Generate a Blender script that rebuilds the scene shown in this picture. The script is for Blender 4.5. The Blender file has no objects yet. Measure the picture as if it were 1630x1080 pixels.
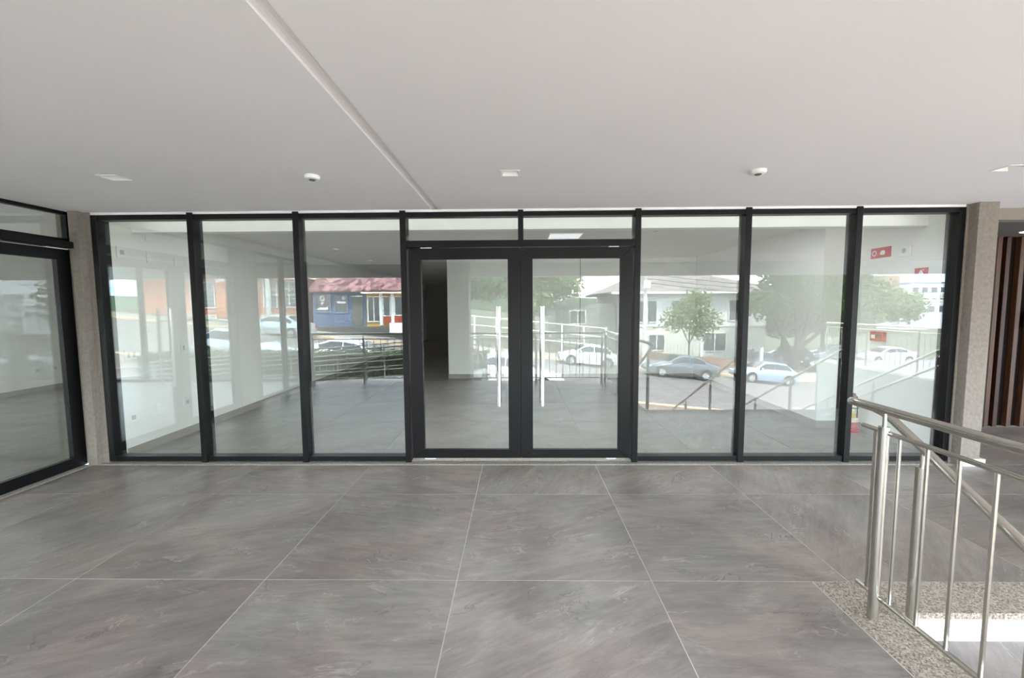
import bpy, math, random
from mathutils import Vector, Matrix

# ------------------------------------------------------------------ camera
scene = bpy.context.scene
col = scene.collection
F_PX, YAW, PITCH, ROLL = 670.95, -0.015, -0.0776, -0.006
CAM = Vector((0.0, -4.4424, 1.6917))
cy, sy, cp, sp = math.cos(YAW), math.sin(YAW), math.cos(PITCH), math.sin(PITCH)
fwd = Vector((sy * cp, cy * cp, sp))
rgt = Vector((cy, -sy, 0))
upv = rgt.cross(fwd)
cr, sr = math.cos(ROLL), math.sin(ROLL)
r2 = rgt * cr + upv * sr
u2 = upv * cr - rgt * sr
cam_data = bpy.data.cameras.new('camera')
cam = bpy.data.objects.new('camera', cam_data)
col.objects.link(cam)
cam_data.sensor_width = 36.0
cam_data.lens = F_PX / 1630 * 36
cam_data.clip_start = 0.05
cam_data.clip_end = 600
M = Matrix((r2, u2, -fwd)).transposed().to_4x4()
M.translation = CAM
cam.matrix_world = M
scene.camera = cam

# ------------------------------------------------------------------ sky
world = bpy.data.worlds.new('sky')
scene.world = world
world.use_nodes = True
nt = world.node_tree
nt.nodes.clear()
_o = nt.nodes.new('ShaderNodeOutputWorld')
_b = nt.nodes.new('ShaderNodeBackground')
_tc = nt.nodes.new('ShaderNodeTexCoord')
_mp = nt.nodes.new('ShaderNodeMapping')
_mp.inputs['Scale'].default_value = (1.6, 1.6, 5.0)
_n = nt.nodes.new('ShaderNodeTexNoise')
_n.inputs['Scale'].default_value = 1.7
_n.inputs['Detail'].default_value = 7
_n.inputs['Roughness'].default_value = 0.58
_r = nt.nodes.new('ShaderNodeValToRGB')
_r.color_ramp.elements[0].position = 0.40
_r.color_ramp.elements[0].color = (0.46, 0.72, 0.97, 1)
_r.color_ramp.elements[1].position = 0.58
_r.color_ramp.elements[1].color = (1.0, 1.0, 0.99, 1)
nt.links.new(_tc.outputs['Generated'], _mp.inputs['Vector'])
nt.links.new(_mp.outputs[0], _n.inputs['Vector'])
nt.links.new(_n.outputs[0], _r.inputs[0])
nt.links.new(_r.outputs[0], _b.inputs[0])
_b.inputs[1].default_value = 4.6
nt.links.new(_b.outputs[0], _o.inputs[0])

# ------------------------------------------------------------------ sun (veiled, high, from behind the building)
sun_d = bpy.data.lights.new('sun', 'SUN')
sun_d.energy = 5.0
sun_d.angle = math.radians(6)
sun_d.color = (1.0, 0.96, 0.9)
sun = bpy.data.objects.new('sun', sun_d)
col.objects.link(sun)
sun.rotation_euler = (math.radians(-32), math.radians(14), 0)

scene.view_settings.view_transform = 'Standard'
scene.view_settings.look = 'None'
scene.view_settings.exposure = 1.87
scene.view_settings.gamma = 1.0
scene.view_settings.use_curve_mapping = False
scene.cycles.max_bounces = 12
scene.cycles.diffuse_bounces = 6
scene.cycles.glossy_bounces = 6
scene.cycles.transmission_bounces = 8
scene.cycles.transparent_max_bounces = 24
scene.cycles.use_denoising = True
scene.cycles.sample_clamp_indirect = 12.0

# ------------------------------------------------------------------ helpers
random.seed(7)
PI = math.pi


def lin(c):
    return tuple(((v / 255) / 12.92 if v / 255 <= 0.04045 else ((v / 255 + 0.055) / 1.055) ** 2.4) for v in c)


class MB:
    def __init__(self):
        self.v, self.f = [], []

    def box(self, x0, x1, y0, y1, z0, z1):
        n = len(self.v)
        self.v += [(x0, y0, z0), (x1, y0, z0), (x1, y1, z0), (x0, y1, z0), (x0, y0, z1), (x1, y0, z1), (x1, y1, z1), (x0, y1, z1)]
        self.f += [tuple(n + i for i in q) for q in ((3, 2, 1, 0), (4, 5, 6, 7), (0, 1, 5, 4), (1, 2, 6, 5), (2, 3, 7, 6), (3, 0, 4, 7))]
        return self

    def prism(self, poly, axis, a0, a1):
        """poly: list of (p,q); axis x -> (y,z), y -> (x,z), z -> (x,y)"""
        def pt(p, a):
            return {'x': (a, p[0], p[1]), 'y': (p[0], a, p[1]), 'z': (p[0], p[1], a)}[axis]
        n, k = len(self.v), len(poly)
        self.v += [pt(p, a0) for p in poly] + [pt(p, a1) for p in poly]
        self.f += [tuple(n + i for i in range(k)), tuple(n + k + i for i in reversed(range(k)))]
        self.f += [(n + i, n + k + i, n + k + (i + 1) % k, n + (i + 1) % k) for i in range(k)]
        return self

    def quad(self, *p):
        n = len(self.v)
        self.v += [tuple(x) for x in p]
        self.f.append(tuple(range(n, n + len(p))))
        return self

    def tube(self, pts, r, n=10, caps=True):
        pts = [Vector(p) for p in pts]
        rs = r if isinstance(r, (list, tuple)) else [r] * len(pts)
        t0 = (pts[1] - pts[0]).normalized()
        a = Vector((0, 0, 1)) if abs(t0.z) < 0.9 else Vector((1, 0, 0))
        nrm = t0.cross(a).normalized()
        base = len(self.v)
        prev = t0
        for i, p in enumerate(pts):
            if i == 0:
                t = t0
            elif i == len(pts) - 1:
                t = (pts[i] - pts[i - 1]).normalized()
            else:
                t = ((pts[i] - pts[i - 1]).normalized() + (pts[i + 1] - pts[i]).normalized()).normalized()
            q = prev.rotation_difference(t)
            nrm = q @ nrm
            prev = t
            b = t.cross(nrm)
            for k in range(n):
                an = 2 * PI * k / n
                self.v.append(tuple(p + (nrm * math.cos(an) + b * math.sin(an)) * rs[i]))
        for i in range(len(pts) - 1):
            for k in range(n):
                a0 = base + i * n + k
                a1 = base + i * n + (k + 1) % n
                self.f.append((a0, a1, a1 + n, a0 + n))
        if caps:
            self.f.append(tuple(base + k for k in reversed(range(n))))
            e = base + (len(pts) - 1) * n
            self.f.append(tuple(e + k for k in range(n)))
        return self

    def lathe(self, prof, c=(0, 0, 0), n=20, axis='z'):
        """prof: list of (r, h) from bottom to top"""
        base = len(self.v)
        for (r, h) in prof:
            for k in range(n):
                an = 2 * PI * k / n
                a, b = r * math.cos(an), r * math.sin(an)
                p = {'z': (a, b, h), 'y': (a, h, -b), 'x': (h, a, b)}[axis]
                self.v.append((c[0] + p[0], c[1] + p[1], c[2] + p[2]))
        for i in range(len(prof) - 1):
            for k in range(n):
                a0, a1 = base + i * n + k, base + i * n + (k + 1) % n
                self.f.append((a0, a1, a1 + n, a0 + n))
        self.f.append(tuple(base + k for k in reversed(range(n))))
        e = base + (len(prof) - 1) * n
        self.f.append(tuple(e + k for k in range(n)))
        return self

    def build(self, name, mat, parent=None, org=None, smooth=False, bevel=0.0, seg=2):
        if org is None:
            org = WORLD_ORG.get(parent.name, Vector((0, 0, 0))) if parent else Vector((0, 0, 0))
        org = Vector(org)
        me = bpy.data.meshes.new(name)
        me.from_pydata([tuple(Vector(p) - org) for p in self.v], [], self.f)
        me.validate()
        me.update()
        if mat:
            me.materials.append(mat)
        if smooth:
            me.polygons.foreach_set('use_smooth', [True] * len(me.polygons))
            me.set_sharp_from_angle(angle=math.radians(38))
        o = bpy.data.objects.new(name, me)
        col.objects.link(o)
        if parent:
            o.parent = parent
            WORLD_ORG[o.name] = org
            po = WORLD_ORG.get(parent.name, Vector((0, 0, 0)))
            o.location = org - po
        else:
            o.location = org
            WORLD_ORG[o.name] = org
        if bevel:
            m = o.modifiers.new('bevel', 'BEVEL')
            m.width, m.segments, m.limit_method = bevel, seg, 'ANGLE'
        return o


WORLD_ORG = {}


def empty(name, loc=(0, 0, 0)):
    o = bpy.data.objects.new(name, None)
    o.empty_display_size = 0.1
    col.objects.link(o)
    o.location = loc
    WORLD_ORG[o.name] = Vector(loc)
    return o


def tag(o, label, cat, group=None, kind=None):
    o['label'], o['category'] = label, cat
    if group:
        o['group'] = group
    if kind:
        o['kind'] = kind
    return o


def struct(o, label, cat):
    return tag(o, label, cat, kind='structure')


def copy_tree(o, parent=None, **kw):
    c = o.copy()
    col.objects.link(c)
    c.parent = parent
    for ch in list(o.children):
        copy_tree(ch, c)
    return c


# ------------------------------------------------------------------ materials
MATS = {}


def new_mat(name):
    m = bpy.data.materials.new(name)
    m.use_nodes = True
    t = m.node_tree
    t.nodes.clear()
    out = t.nodes.new('ShaderNodeOutputMaterial')
    return m, t, out


def N(t, typ, **kw):
    n = t.nodes.new('ShaderNode' + typ)
    for k, v in kw.items():
        if k in n.inputs:
            n.inputs[k].default_value = v
        else:
            setattr(n, k, v)
    return n


def plain(name, rgb, rough=0.5, metal=0.0, var=0.06, scale=6.0, bump=0.0, bscale=60.0, coat=0.0, spec=0.5, stretch=(1, 1, 1)):
    if name in MATS:
        return MATS[name]
    m, t, out = new_mat(name)
    p = N(t, 'BsdfPrincipled', Roughness=rough, Metallic=metal)
    p.inputs['Coat Weight'].default_value = coat
    p.inputs['Specular IOR Level'].default_value = spec
    c = lin(rgb)
    tc = N(t, 'TexCoord')
    mp = N(t, 'Mapping')
    mp.inputs['Scale'].default_value = stretch
    t.links.new(tc.outputs['Object'], mp.inputs[0])
    ns = N(t, 'TexNoise', Scale=scale, Detail=5.0)
    t.links.new(mp.outputs[0], ns.inputs['Vector'])
    r = N(t, 'ValToRGB')
    r.color_ramp.elements[0].position = 0.3
    r.color_ramp.elements[1].position = 0.7
    r.color_ramp.elements[0].color = tuple(v * (1 - var) for v in c) + (1,)
    r.color_ramp.elements[1].color = tuple(min(1, v * (1 + var)) for v in c) + (1,)
    t.links.new(ns.outputs[0], r.inputs[0])
    t.links.new(r.outputs[0], p.inputs['Base Color'])
    if bump:
        nb = N(t, 'TexNoise', Scale=bscale, Detail=3.0)
        t.links.new(mp.outputs[0], nb.inputs['Vector'])
        b = N(t, 'Bump', Strength=bump, Distance=0.01)
        t.links.new(nb.outputs[0], b.inputs['Height'])
        t.links.new(b.outputs[0], p.inputs['Normal'])
    t.links.new(p.outputs[0], out.inputs[0])
    MATS[name] = m
    return m


def glass_mat(name, tint, r0):
    m, t, out = new_mat(name)
    lw = N(t, 'LayerWeight', Blend=0.5)
    pw = N(t, 'Math', operation='POWER')
    pw.inputs[1].default_value = 5.0
    t.links.new(lw.outputs['Facing'], pw.inputs[0])
    ma = N(t, 'Math', operation='MULTIPLY_ADD')
    ma.inputs[1].default_value = 1 - r0
    ma.inputs[2].default_value = r0
    t.links.new(pw.outputs[0], ma.inputs[0])
    tr = N(t, 'BsdfTransparent')
    tr.inputs[0].default_value = tint + (1,)
    gl = N(t, 'BsdfGlossy', Roughness=0.0)
    gl.inputs[0].default_value = (0.97, 0.985, 1.0, 1)
    mx = N(t, 'MixShader')
    t.links.new(ma.outputs[0], mx.inputs[0])
    t.links.new(tr.outputs[0], mx.inputs[1])
    t.links.new(gl.outputs[0], mx.inputs[2])
    t.links.new(mx.outputs[0], out.inputs[0])
    return m


def emit(name, rgb, s):
    m, t, out = new_mat(name)
    e = N(t, 'Emission', Strength=s)
    e.inputs[0].default_value = lin(rgb) + (1,)
    t.links.new(e.outputs[0], out.inputs[0])
    return m


def tile_mat(name, dark, mid, light, rough):
    """cleft slate print: clouds, fine slanting streaks and short dark and pale veins, turned differently on each tile"""
    m, t, out = new_mat(name)
    L = t.links.new
    p = N(t, 'BsdfPrincipled', Roughness=rough)
    tc = N(t, 'TexCoord')
    oi = N(t, 'ObjectInfo')
    sc = N(t, 'VectorMath', operation='SCALE')
    sc.inputs[0].default_value = (37.0, 91.0, 13.0)
    L(oi.outputs['Random'], sc.inputs['Scale'])
    ang = N(t, 'Math', operation='MULTIPLY_ADD')
    ang.inputs[1].default_value = 1.5
    ang.inputs[2].default_value = -1.25
    L(oi.outputs['Random'], ang.inputs[0])
    vr = N(t, 'VectorRotate', rotation_type='Z_AXIS')
    L(tc.outputs['Object'], vr.inputs['Vector'])
    L(ang.outputs[0], vr.inputs['Angle'])
    ad = N(t, 'VectorMath', operation='ADD')
    L(vr.outputs[0], ad.inputs[0])
    L(sc.outputs[0], ad.inputs[1])

    def noise(scale, stretch, **kw):
        mp = N(t, 'Mapping')
        mp.inputs['Scale'].default_value = stretch
        L(ad.outputs[0], mp.inputs[0])
        n = N(t, 'TexNoise', Scale=scale, **kw)
        L(mp.outputs[0], n.inputs['Vector'])
        return n.outputs[0]

    def band(src, lo, mid_, hi):
        r = N(t, 'ValToRGB')
        q = r.color_ramp.elements
        q[0].position, q[0].color = lo, (0, 0, 0, 1)
        q[1].position, q[1].color = hi, (0, 0, 0, 1)
        q.new(mid_).color = (1, 1, 1, 1)
        L(src, r.inputs[0])
        return r.outputs[0]
    clouds = noise(1.5, (1, 1.6, 1), Detail=6.0, Roughness=0.6, Distortion=0.6)
    streak = noise(3.4, (1, 6.5, 1), Detail=13.0, Roughness=0.76, Distortion=0.35)
    mixv = N(t, 'Math', operation='MULTIPLY_ADD')
    mixv.inputs[1].default_value = 0.55
    half = N(t, 'Math', operation='MULTIPLY')
    half.inputs[1].default_value = 0.45
    L(streak, half.inputs[0])
    L(clouds, mixv.inputs[0])
    L(half.outputs[0], mixv.inputs[2])
    r1 = N(t, 'ValToRGB')
    e = r1.color_ramp.elements
    e[0].position, e[0].color = 0.36, lin(dark) + (1,)
    e[1].position, e[1].color = 0.64, lin(light) + (1,)
    e.new(0.5).color = lin(mid) + (1,)
    L(mixv.outputs[0], r1.inputs[0])
    hue = N(t, 'ValToRGB')
    hue.color_ramp.elements[0].position, hue.color_ramp.elements[0].color = 0.36, (1.05, 0.985, 0.97, 1)
    hue.color_ramp.elements[1].position, hue.color_ramp.elements[1].color = 0.62, (0.95, 1.0, 0.985, 1)
    L(noise(1.7, (1, 1.3, 1), Detail=4.0), hue.inputs[0])
    mu = N(t, 'Mix', data_type='RGBA', blend_type='MULTIPLY')
    mu.inputs[0].default_value = 1.0
    L(r1.outputs[0], mu.inputs[6])
    L(hue.outputs[0], mu.inputs[7])

    def veins(base, src, mask, amount, rgb):
        v = N(t, 'Math', operation='MULTIPLY')
        L(src, v.inputs[0])
        L(mask, v.inputs[1])
        k = N(t, 'Math', operation='MULTIPLY')
        k.inputs[1].default_value = amount
        k.use_clamp = True
        L(v.outputs[0], k.inputs[0])
        mx = N(t, 'Mix', data_type='RGBA')
        L(k.outputs[0], mx.inputs[0])
        L(base, mx.inputs[6])
        mx.inputs[7].default_value = lin(rgb) + (1,)
        return mx.outputs[2]

    def mask(scale, off):
        r = N(t, 'ValToRGB')
        r.color_ramp.elements[0].position = off
        r.color_ramp.elements[1].position = off + 0.14
        L(noise(scale, (1, 2.0, 1), Detail=3.0), r.inputs[0])
        return r.outputs[0]
    vein_src = noise(1.9, (1, 2.6, 1), Detail=7.0, Roughness=0.6, Distortion=1.3)
    c = veins(mu.outputs[2], band(vein_src, 0.488, 0.502, 0.512), mask(2.3, 0.5), 0.75, tuple(v - 30 for v in dark))
    c = veins(c, band(vein_src, 0.512, 0.522, 0.545), mask(2.9, 0.5), 0.6, tuple(min(255, v + 26) for v in light))
    c = veins(c, band(streak, 0.60, 0.66, 0.72), mask(4.0, 0.56), 0.45, tuple(min(255, v + 34) for v in light))
    L(c, p.inputs['Base Color'])
    b = N(t, 'Bump', Strength=0.35, Distance=0.004)
    L(mixv.outputs[0], b.inputs['Height'])
    L(b.outputs[0], p.inputs['Normal'])
    L(p.outputs[0], out.inputs[0])
    return m


def granite_mat(name, a, b_, scale=90.0, rough=0.55):
    m, t, out = new_mat(name)
    p = N(t, 'BsdfPrincipled', Roughness=rough)
    tc = N(t, 'TexCoord')
    v = N(t, 'TexVoronoi', Scale=scale)
    n = N(t, 'TexNoise', Scale=scale * 0.8, Detail=6.0, Roughness=0.8)
    t.links.new(tc.outputs['Object'], v.inputs['Vector'])
    t.links.new(tc.outputs['Object'], n.inputs['Vector'])
    mx = N(t, 'Mix', data_type='RGBA')
    mx.inputs[0].default_value = 0.5
    t.links.new(v.outputs['Color'], mx.inputs[6])
    t.links.new(n.outputs[0], mx.inputs[7])
    bw = N(t, 'RGBToBW')
    t.links.new(mx.outputs[2], bw.inputs[0])
    r = N(t, 'ValToRGB')
    r.color_ramp.elements[0].position, r.color_ramp.elements[0].color = 0.32, lin(a) + (1,)
    r.color_ramp.elements[1].position, r.color_ramp.elements[1].color = 0.66, lin(b_) + (1,)
    t.links.new(bw.outputs[0], r.inputs[0])
    t.links.new(r.outputs[0], p.inputs['Base Color'])
    b = N(t, 'Bump', Strength=0.4, Distance=0.004)
    t.links.new(bw.outputs[0], b.inputs['Height'])
    t.links.new(b.outputs[0], p.inputs['Normal'])
    t.links.new(p.outputs[0], out.inputs[0])
    return m


def wood_mat(name, a, b_):
    m, t, out = new_mat(name)
    p = N(t, 'BsdfPrincipled', Roughness=0.5)
    p.inputs['Specular IOR Level'].default_value = 0.25
    tc = N(t, 'TexCoord')
    mp = N(t, 'Mapping')
    mp.inputs['Scale'].default_value = (14, 14, 0.9)
    t.links.new(tc.outputs['Object'], mp.inputs[0])
    n = N(t, 'TexNoise', Scale=2.0, Detail=6.0, Distortion=1.2)
    t.links.new(mp.outputs[0], n.inputs['Vector'])
    r = N(t, 'ValToRGB')
    r.color_ramp.elements[0].position, r.color_ramp.elements[0].color = 0.3, lin(a) + (1,)
    r.color_ramp.elements[1].position, r.color_ramp.elements[1].color = 0.7, lin(b_) + (1,)
    t.links.new(n.outputs[0], r.inputs[0])
    t.links.new(r.outputs[0], p.inputs['Base Color'])
    t.links.new(p.outputs[0], out.inputs[0])
    return m


def leaf_mat(name, a, b_):
    m, t, out = new_mat(name)
    p = N(t, 'BsdfPrincipled', Roughness=0.5)
    tc = N(t, 'TexCoord')
    n = N(t, 'TexNoise', Scale=1.4, Detail=6.0, Roughness=0.8)
    t.links.new(tc.outputs['Object'], n.inputs['Vector'])
    r = N(t, 'ValToRGB')
    r.color_ramp.elements[0].position, r.color_ramp.elements[0].color = 0.35, lin(a) + (1,)
    r.color_ramp.elements[1].position, r.color_ramp.elements[1].color = 0.65, lin(b_) + (1,)
    t.links.new(n.outputs[0], r.inputs[0])
    t.links.new(r.outputs[0], p.inputs['Base Color'])
    tl = N(t, 'BsdfTranslucent')
    t.links.new(r.outputs[0], tl.inputs[0])
    mx = N(t, 'MixShader')
    mx.inputs[0].default_value = 0.3
    t.links.new(p.outputs[0], mx.inputs[1])
    t.links.new(tl.outputs[0], mx.inputs[2])
    t.links.new(mx.outputs[0], out.inputs[0])
    return m


def rooftile_mat(name, a, b_):
    m, t, out = new_mat(name)
    p = N(t, 'BsdfPrincipled', Roughness=0.8)
    tc = N(t, 'TexCoord')
    v = N(t, 'TexVoronoi', Scale=2.2)
    n = N(t, 'TexNoise', Scale=3.0, Detail=6.0)
    t.links.new(tc.outputs['Object'], v.inputs['Vector'])
    t.links.new(tc.outputs['Object'], n.inputs['Vector'])
    mx = N(t, 'Mix', data_type='RGBA')
    mx.inputs[0].default_value = 0.5
    t.links.new(v.outputs['Color'], mx.inputs[6])
    t.links.new(n.outputs[0], mx.inputs[7])
    bw = N(t, 'RGBToBW')
    t.links.new(mx.outputs[2], bw.inputs[0])
    r = N(t, 'ValToRGB')
    r.color_ramp.elements[0].position, r.color_ramp.elements[0].color = 0.3, lin(a) + (1,)
    r.color_ramp.elements[1].position, r.color_ramp.elements[1].color = 0.7, lin(b_) + (1,)
    t.links.new(bw.outputs[0], r.inputs[0])
    t.links.new(r.outputs[0], p.inputs['Base Color'])
    t.links.new(p.outputs[0], out.inputs[0])
    return m


ALU = plain('anthracite_aluminium', (8, 8, 10), rough=0.42, metal=0.0, var=0.05, scale=3, spec=0.3)
GASKET = plain('black_rubber', (16, 16, 17), rough=0.7)
GLASS = glass_mat('clear_glass', (0.935, 0.957, 0.945), 0.072)
WHITE = plain('white_wall_paint', (236, 236, 232), rough=0.85, var=0.015, scale=2)
CEILW = plain('white_ceiling_paint', (233, 228, 226), rough=0.9, var=0.012, scale=1.2)
TRIMW = plain('white_trim_paint', (244, 244, 242), rough=0.7, var=0.01)
PLASTIC = plain('white_plastic', (238, 238, 234), rough=0.4, var=0.01)
STEEL = plain('brushed_stainless_steel', (196, 192, 184), rough=0.24, metal=1.0, var=0.04, scale=30, stretch=(1, 1, 0.2))
CHROME = plain('polished_chrome', (235, 235, 235), rough=0.04, metal=1.0, var=0.01)
PILLAR = plain('textured_stone_paint', (134, 125, 116), rough=0.85, var=0.12, scale=30, bump=1.0, bscale=26)
TILE = tile_mat('grey_slate_porcelain', (100, 93, 89), (122, 114, 109), (144, 134, 128), 0.42)
TILE_IN = tile_mat('grey_interior_porcelain', (112, 109, 105), (128, 125, 120), (142, 139, 134), 0.4)
GROUT = plain('light_grout', (190, 184, 177), rough=0.9, var=0.34, scale=0.9)
GRANITE = granite_mat('flamed_granite', (88, 80, 74), (172, 160, 146), 130)
SILL = granite_mat('sill_granite', (120, 117, 110), (166, 162, 152), 140)
STONEBASE = plain('grey_stone_baseboard', (160, 156, 149), rough=0.5, var=0.08, scale=5)
MARBLE = plain('white_marble', (226, 226, 230), rough=0.35, var=0.05, scale=4)
WOOD_L = wood_mat('light_walnut', (60, 39, 27), (90, 61, 43))
WOOD_R = wood_mat('reddish_walnut', (38, 17, 9), (62, 31, 17))
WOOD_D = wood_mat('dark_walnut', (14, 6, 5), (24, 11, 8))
SOFFIT = plain('beige_render', (140, 132, 120), rough=0.85, var=0.05, scale=20, bump=0.3)
RED = plain('red_signal_paint', (196, 30, 44), rough=0.4, var=0.04)
BLACKP = plain('black_plastic', (20, 20, 21), rough=0.4)

# ------------------------------------------------------------------ floors
GX, GY, TS, GAP = -3.9869, -0.7588, 1.2, 0.0027
tile_full = {}


def tile_floor(parent, mat, regions, z=0.0, t=0.012):
    """porcelain tiles of the common grid, clipped to the rectangles of this floor"""
    for (X0, X1, Y0, Y1) in regions:
        i0, i1 = math.floor((X0 - GX) / TS), math.ceil((X1 - GX) / TS)
        j0, j1 = math.floor((Y0 - GY) / TS), math.ceil((Y1 - GY) / TS)
        for i in range(i0, i1):
            for j in range(j0, j1):
                x0, x1 = max(X0, GX + i * TS) + GAP, min(X1, GX + (i + 1) * TS) - GAP
                y0, y1 = max(Y0, GY + j * TS) + GAP, min(Y1, GY + (j + 1) * TS) - GAP
                if x1 - x0 < 0.03 or y1 - y0 < 0.03:
                    continue
                w, d = round(x1 - x0, 4), round(y1 - y0, 4)
                key = (mat.name, w, d)
                if key not in tile_full:
                    o = MB().box(-w / 2, w / 2, -d / 2, d / 2, -t, 0).build('floor_tile', mat, None)
                    tile_full[key] = o.data
                else:
                    o = bpy.data.objects.new('floor_tile', tile_full[key])
                    col.objects.link(o)
                o.parent = parent
                o.location = ((x0 + x1) / 2, (y0 + y1) / 2, z)


floor = struct(empty('floor'), 'grey slate porcelain tiled porch floor with pale grout lines', 'floor')
MB().box(-4.70, 1.80, -4.95, -0.05, -0.25, -0.0012).build('grout_bed', GROUT, floor)
MB().box(1.80, 14.0, -1.96, -0.05, -0.25, -0.0012).build('grout_bed', GROUT, floor)
MB().box(4.80, 12.0, -0.05, 1.5, -0.25, -0.0012).build('grout_bed', GROUT, floor)
MB().box(9.1, 14.0, -8.2, -1.96, -0.25, -0.0012).build('grout_bed', GROUT, floor)
tile_floor(floor, TILE, [(-4.625, 1.79, -4.9, -1.9588), (-4.625, 14.0, -1.9588, -0.06), (4.88, 12.0, -0.06, 1.33), (9.25, 14.0, -8.2, -1.955)])

floor_in = struct(empty('floor'), 'light grey porcelain floor inside the empty shop behind the glass', 'floor')
MB().box(-4.45, 4.85, 0.17, 16.2, -0.25, -0.0035).build('grout_bed', plain('grey_grout', (150, 147, 142), rough=0.9), floor_in)
tile_floor(floor_in, TILE_IN, [(-4.44, 4.6, 0.175, 5.4), (-4.44, -1.645, 5.4, 16.0)])

floor_ls = struct(empty('floor'), 'light grey porcelain floor inside the neighbouring side shop', 'floor')
MB().box(-9.95, -4.80, -5.0, 6.2, -0.25, -0.0035).build('grout_bed', MATS['grey_grout'], floor_ls)
tile_floor(floor_ls, TILE_IN, [(-9.85, -4.80, -4.95, 6.0)])

# granite borders around the stair well
gb = struct(empty('trim_1'), 'rough granite border around the stair well', 'stone border')
MB().box(1.794, 2.06, -4.95, -2.225, -0.06, 0.0).build('border_slab', GRANITE, gb)
MB().box(1.794, 9.24, -2.222, -1.959, -0.035, 0.0).build('border_slab', GRANITE, gb)
MB().box(9.10, 9.24, -8.2, -2.225, -0.06, 0.05).build('border_slab', MARBLE, gb)

sill = struct(MB().box(-4.55, 4.60, -0.055, 0.17, -0.2, 0.004).build('trim_2', SILL), 'pale stone sill strip under the glass front', 'sill')
sill2 = struct(MB().box(-4.80, -4.63, -4.95, -0.06, -0.2, 0.004).build('trim_3', SILL), 'pale stone sill strip under the side shop glazing', 'sill')

# ------------------------------------------------------------------ ceiling of the porch (one slab, half-round joint, holes for downlights)
CZ = 2.70
gx, gw = -0.856, 0.036
sec = [(-4.86, CZ), (gx - gw, CZ)]
sec += [(gx - gw * math.cos(a), CZ + 0.034 * math.sin(a)) for a in [PI * k / 8 for k in range(1, 8)]]
sec += [(gx + gw, CZ), (14.0, CZ), (14.0, CZ + 0.12), (-4.86, CZ + 0.12)]
LIGHTS = [(-3.112, -1.150), (-0.056, -1.155), (3.673, -1.150)]
SENS = [(-1.576, -1.142), (1.807, -1.163), (-3.39, -4.55)]
ceil = MB().prism(sec, 'y', -5.52, 0.20).build('ceiling', CEILW)
cut = MB()
for (x, y) in LIGHTS:
    cut.box(x - 0.066, x + 0.066, y - 0.066, y + 0.066, CZ - 0.05, CZ + 0.06)
cutter = cut.build('cutter', None)
bm = ceil.modifiers.new('holes', 'BOOLEAN')
bm.operation, bm.object, bm.solver = 'DIFFERENCE', cutter, 'EXACT'
dg = bpy.context.evaluated_depsgraph_get()
me2 = bpy.data.meshes.new_from_object(ceil.evaluated_get(dg))
ceil.modifiers.clear()
ceil.data = me2
bpy.data.objects.remove(cutter)
struct(ceil, 'smooth white porch ceiling with a half-round joint groove', 'ceiling')

struct(MB().box(-12.5, 14.2, -5.78, 17.0, 2.92, 3.5).build('roof', SOFFIT), 'flat concrete roof slab above porch and shops', 'roof')
struct(MB().box(-12.0, 14.0, -5.75, -5.525, 2.40, 2.915).build('trim_4', TRIMW), 'white edge beam along the street side of the porch roof', 'beam')
struct(MB().box(-4.55, 4.59, 0.012, 0.16, 2.675, 2.699).build('trim_5', TRIMW), 'thin white strip between porch ceiling and glass front', 'trim')

for k, (x, y) in enumerate(LIGHTS):
    t = empty('recessed_downlight', (x, y, CZ))
    lab = ['square white recessed downlight in porch ceiling above the left pilaster end of the glass front',
           'square white recessed downlight in porch ceiling in front of the double door',
           'square white recessed downlight in porch ceiling beside the stone-painted pilaster'][k]
    tag(t, lab, 'ceiling light', 'square downlights in the porch ceiling')
    fr = MB()
    for s in (-1, 1):
        fr.box(x - 0.073, x + 0.073, y + s * 0.0665 - 0.0065, y + s * 0.0665 + 0.0065, CZ - 0.004, CZ - 0.0002)
        fr.box(x + s * 0.0665 - 0.0065, x + s * 0.0665 + 0.0065, y - 0.06, y + 0.06, CZ - 0.004, CZ - 0.0002)
    fr.build('bezel', PLASTIC, t)
    rf = MB()
    w0, w1 = 0.0605, 0.045
    for a in range(4):
        c, s = (1, 0, -1, 0)[a], (0, 1, 0, -1)[a]
        def P(u, v, zz):
            return (x + c * u - s * v, y + s * u + c * v, zz)
        rf.quad(P(w0, -w0, CZ - 0.002), P(w0, w0, CZ - 0.002), P(w1, w1, CZ + 0.045), P(w1, -w1, CZ + 0.045))
    rf.build('reflector', PLASTIC, t)
    MB().box(x - w1, x + w1, y - w1, y + w1, CZ + 0.045, CZ + 0.05).build('diffuser', PLASTIC, t)

for k, (x, y) in enumerate(SENS):
    t = empty('motion_sensor', (x, y, CZ))
    tag(t, ['round white ceiling sensor left of the joint groove near the glass front',
            'round white ceiling sensor right of the double door near the glass front',
            'round white ceiling sensor above the street side railing'][k], 'sensor', 'round sensors on the porch ceiling')
    MB().lathe([(0.035, CZ - 0.03), (0.050, CZ - 0.026), (0.056, CZ - 0.014), (0.056, CZ)], (x, y, 0), 28).build('housing', PLASTIC, t, smooth=True)
    MB().lathe([(0.004, CZ - 0.040), (0.020, CZ - 0.037), (0.027, CZ - 0.029)], (x, y, 0), 24).build('lens', plain('grey_lens', (96, 96, 94), rough=0.3), t, smooth=True)

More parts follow.
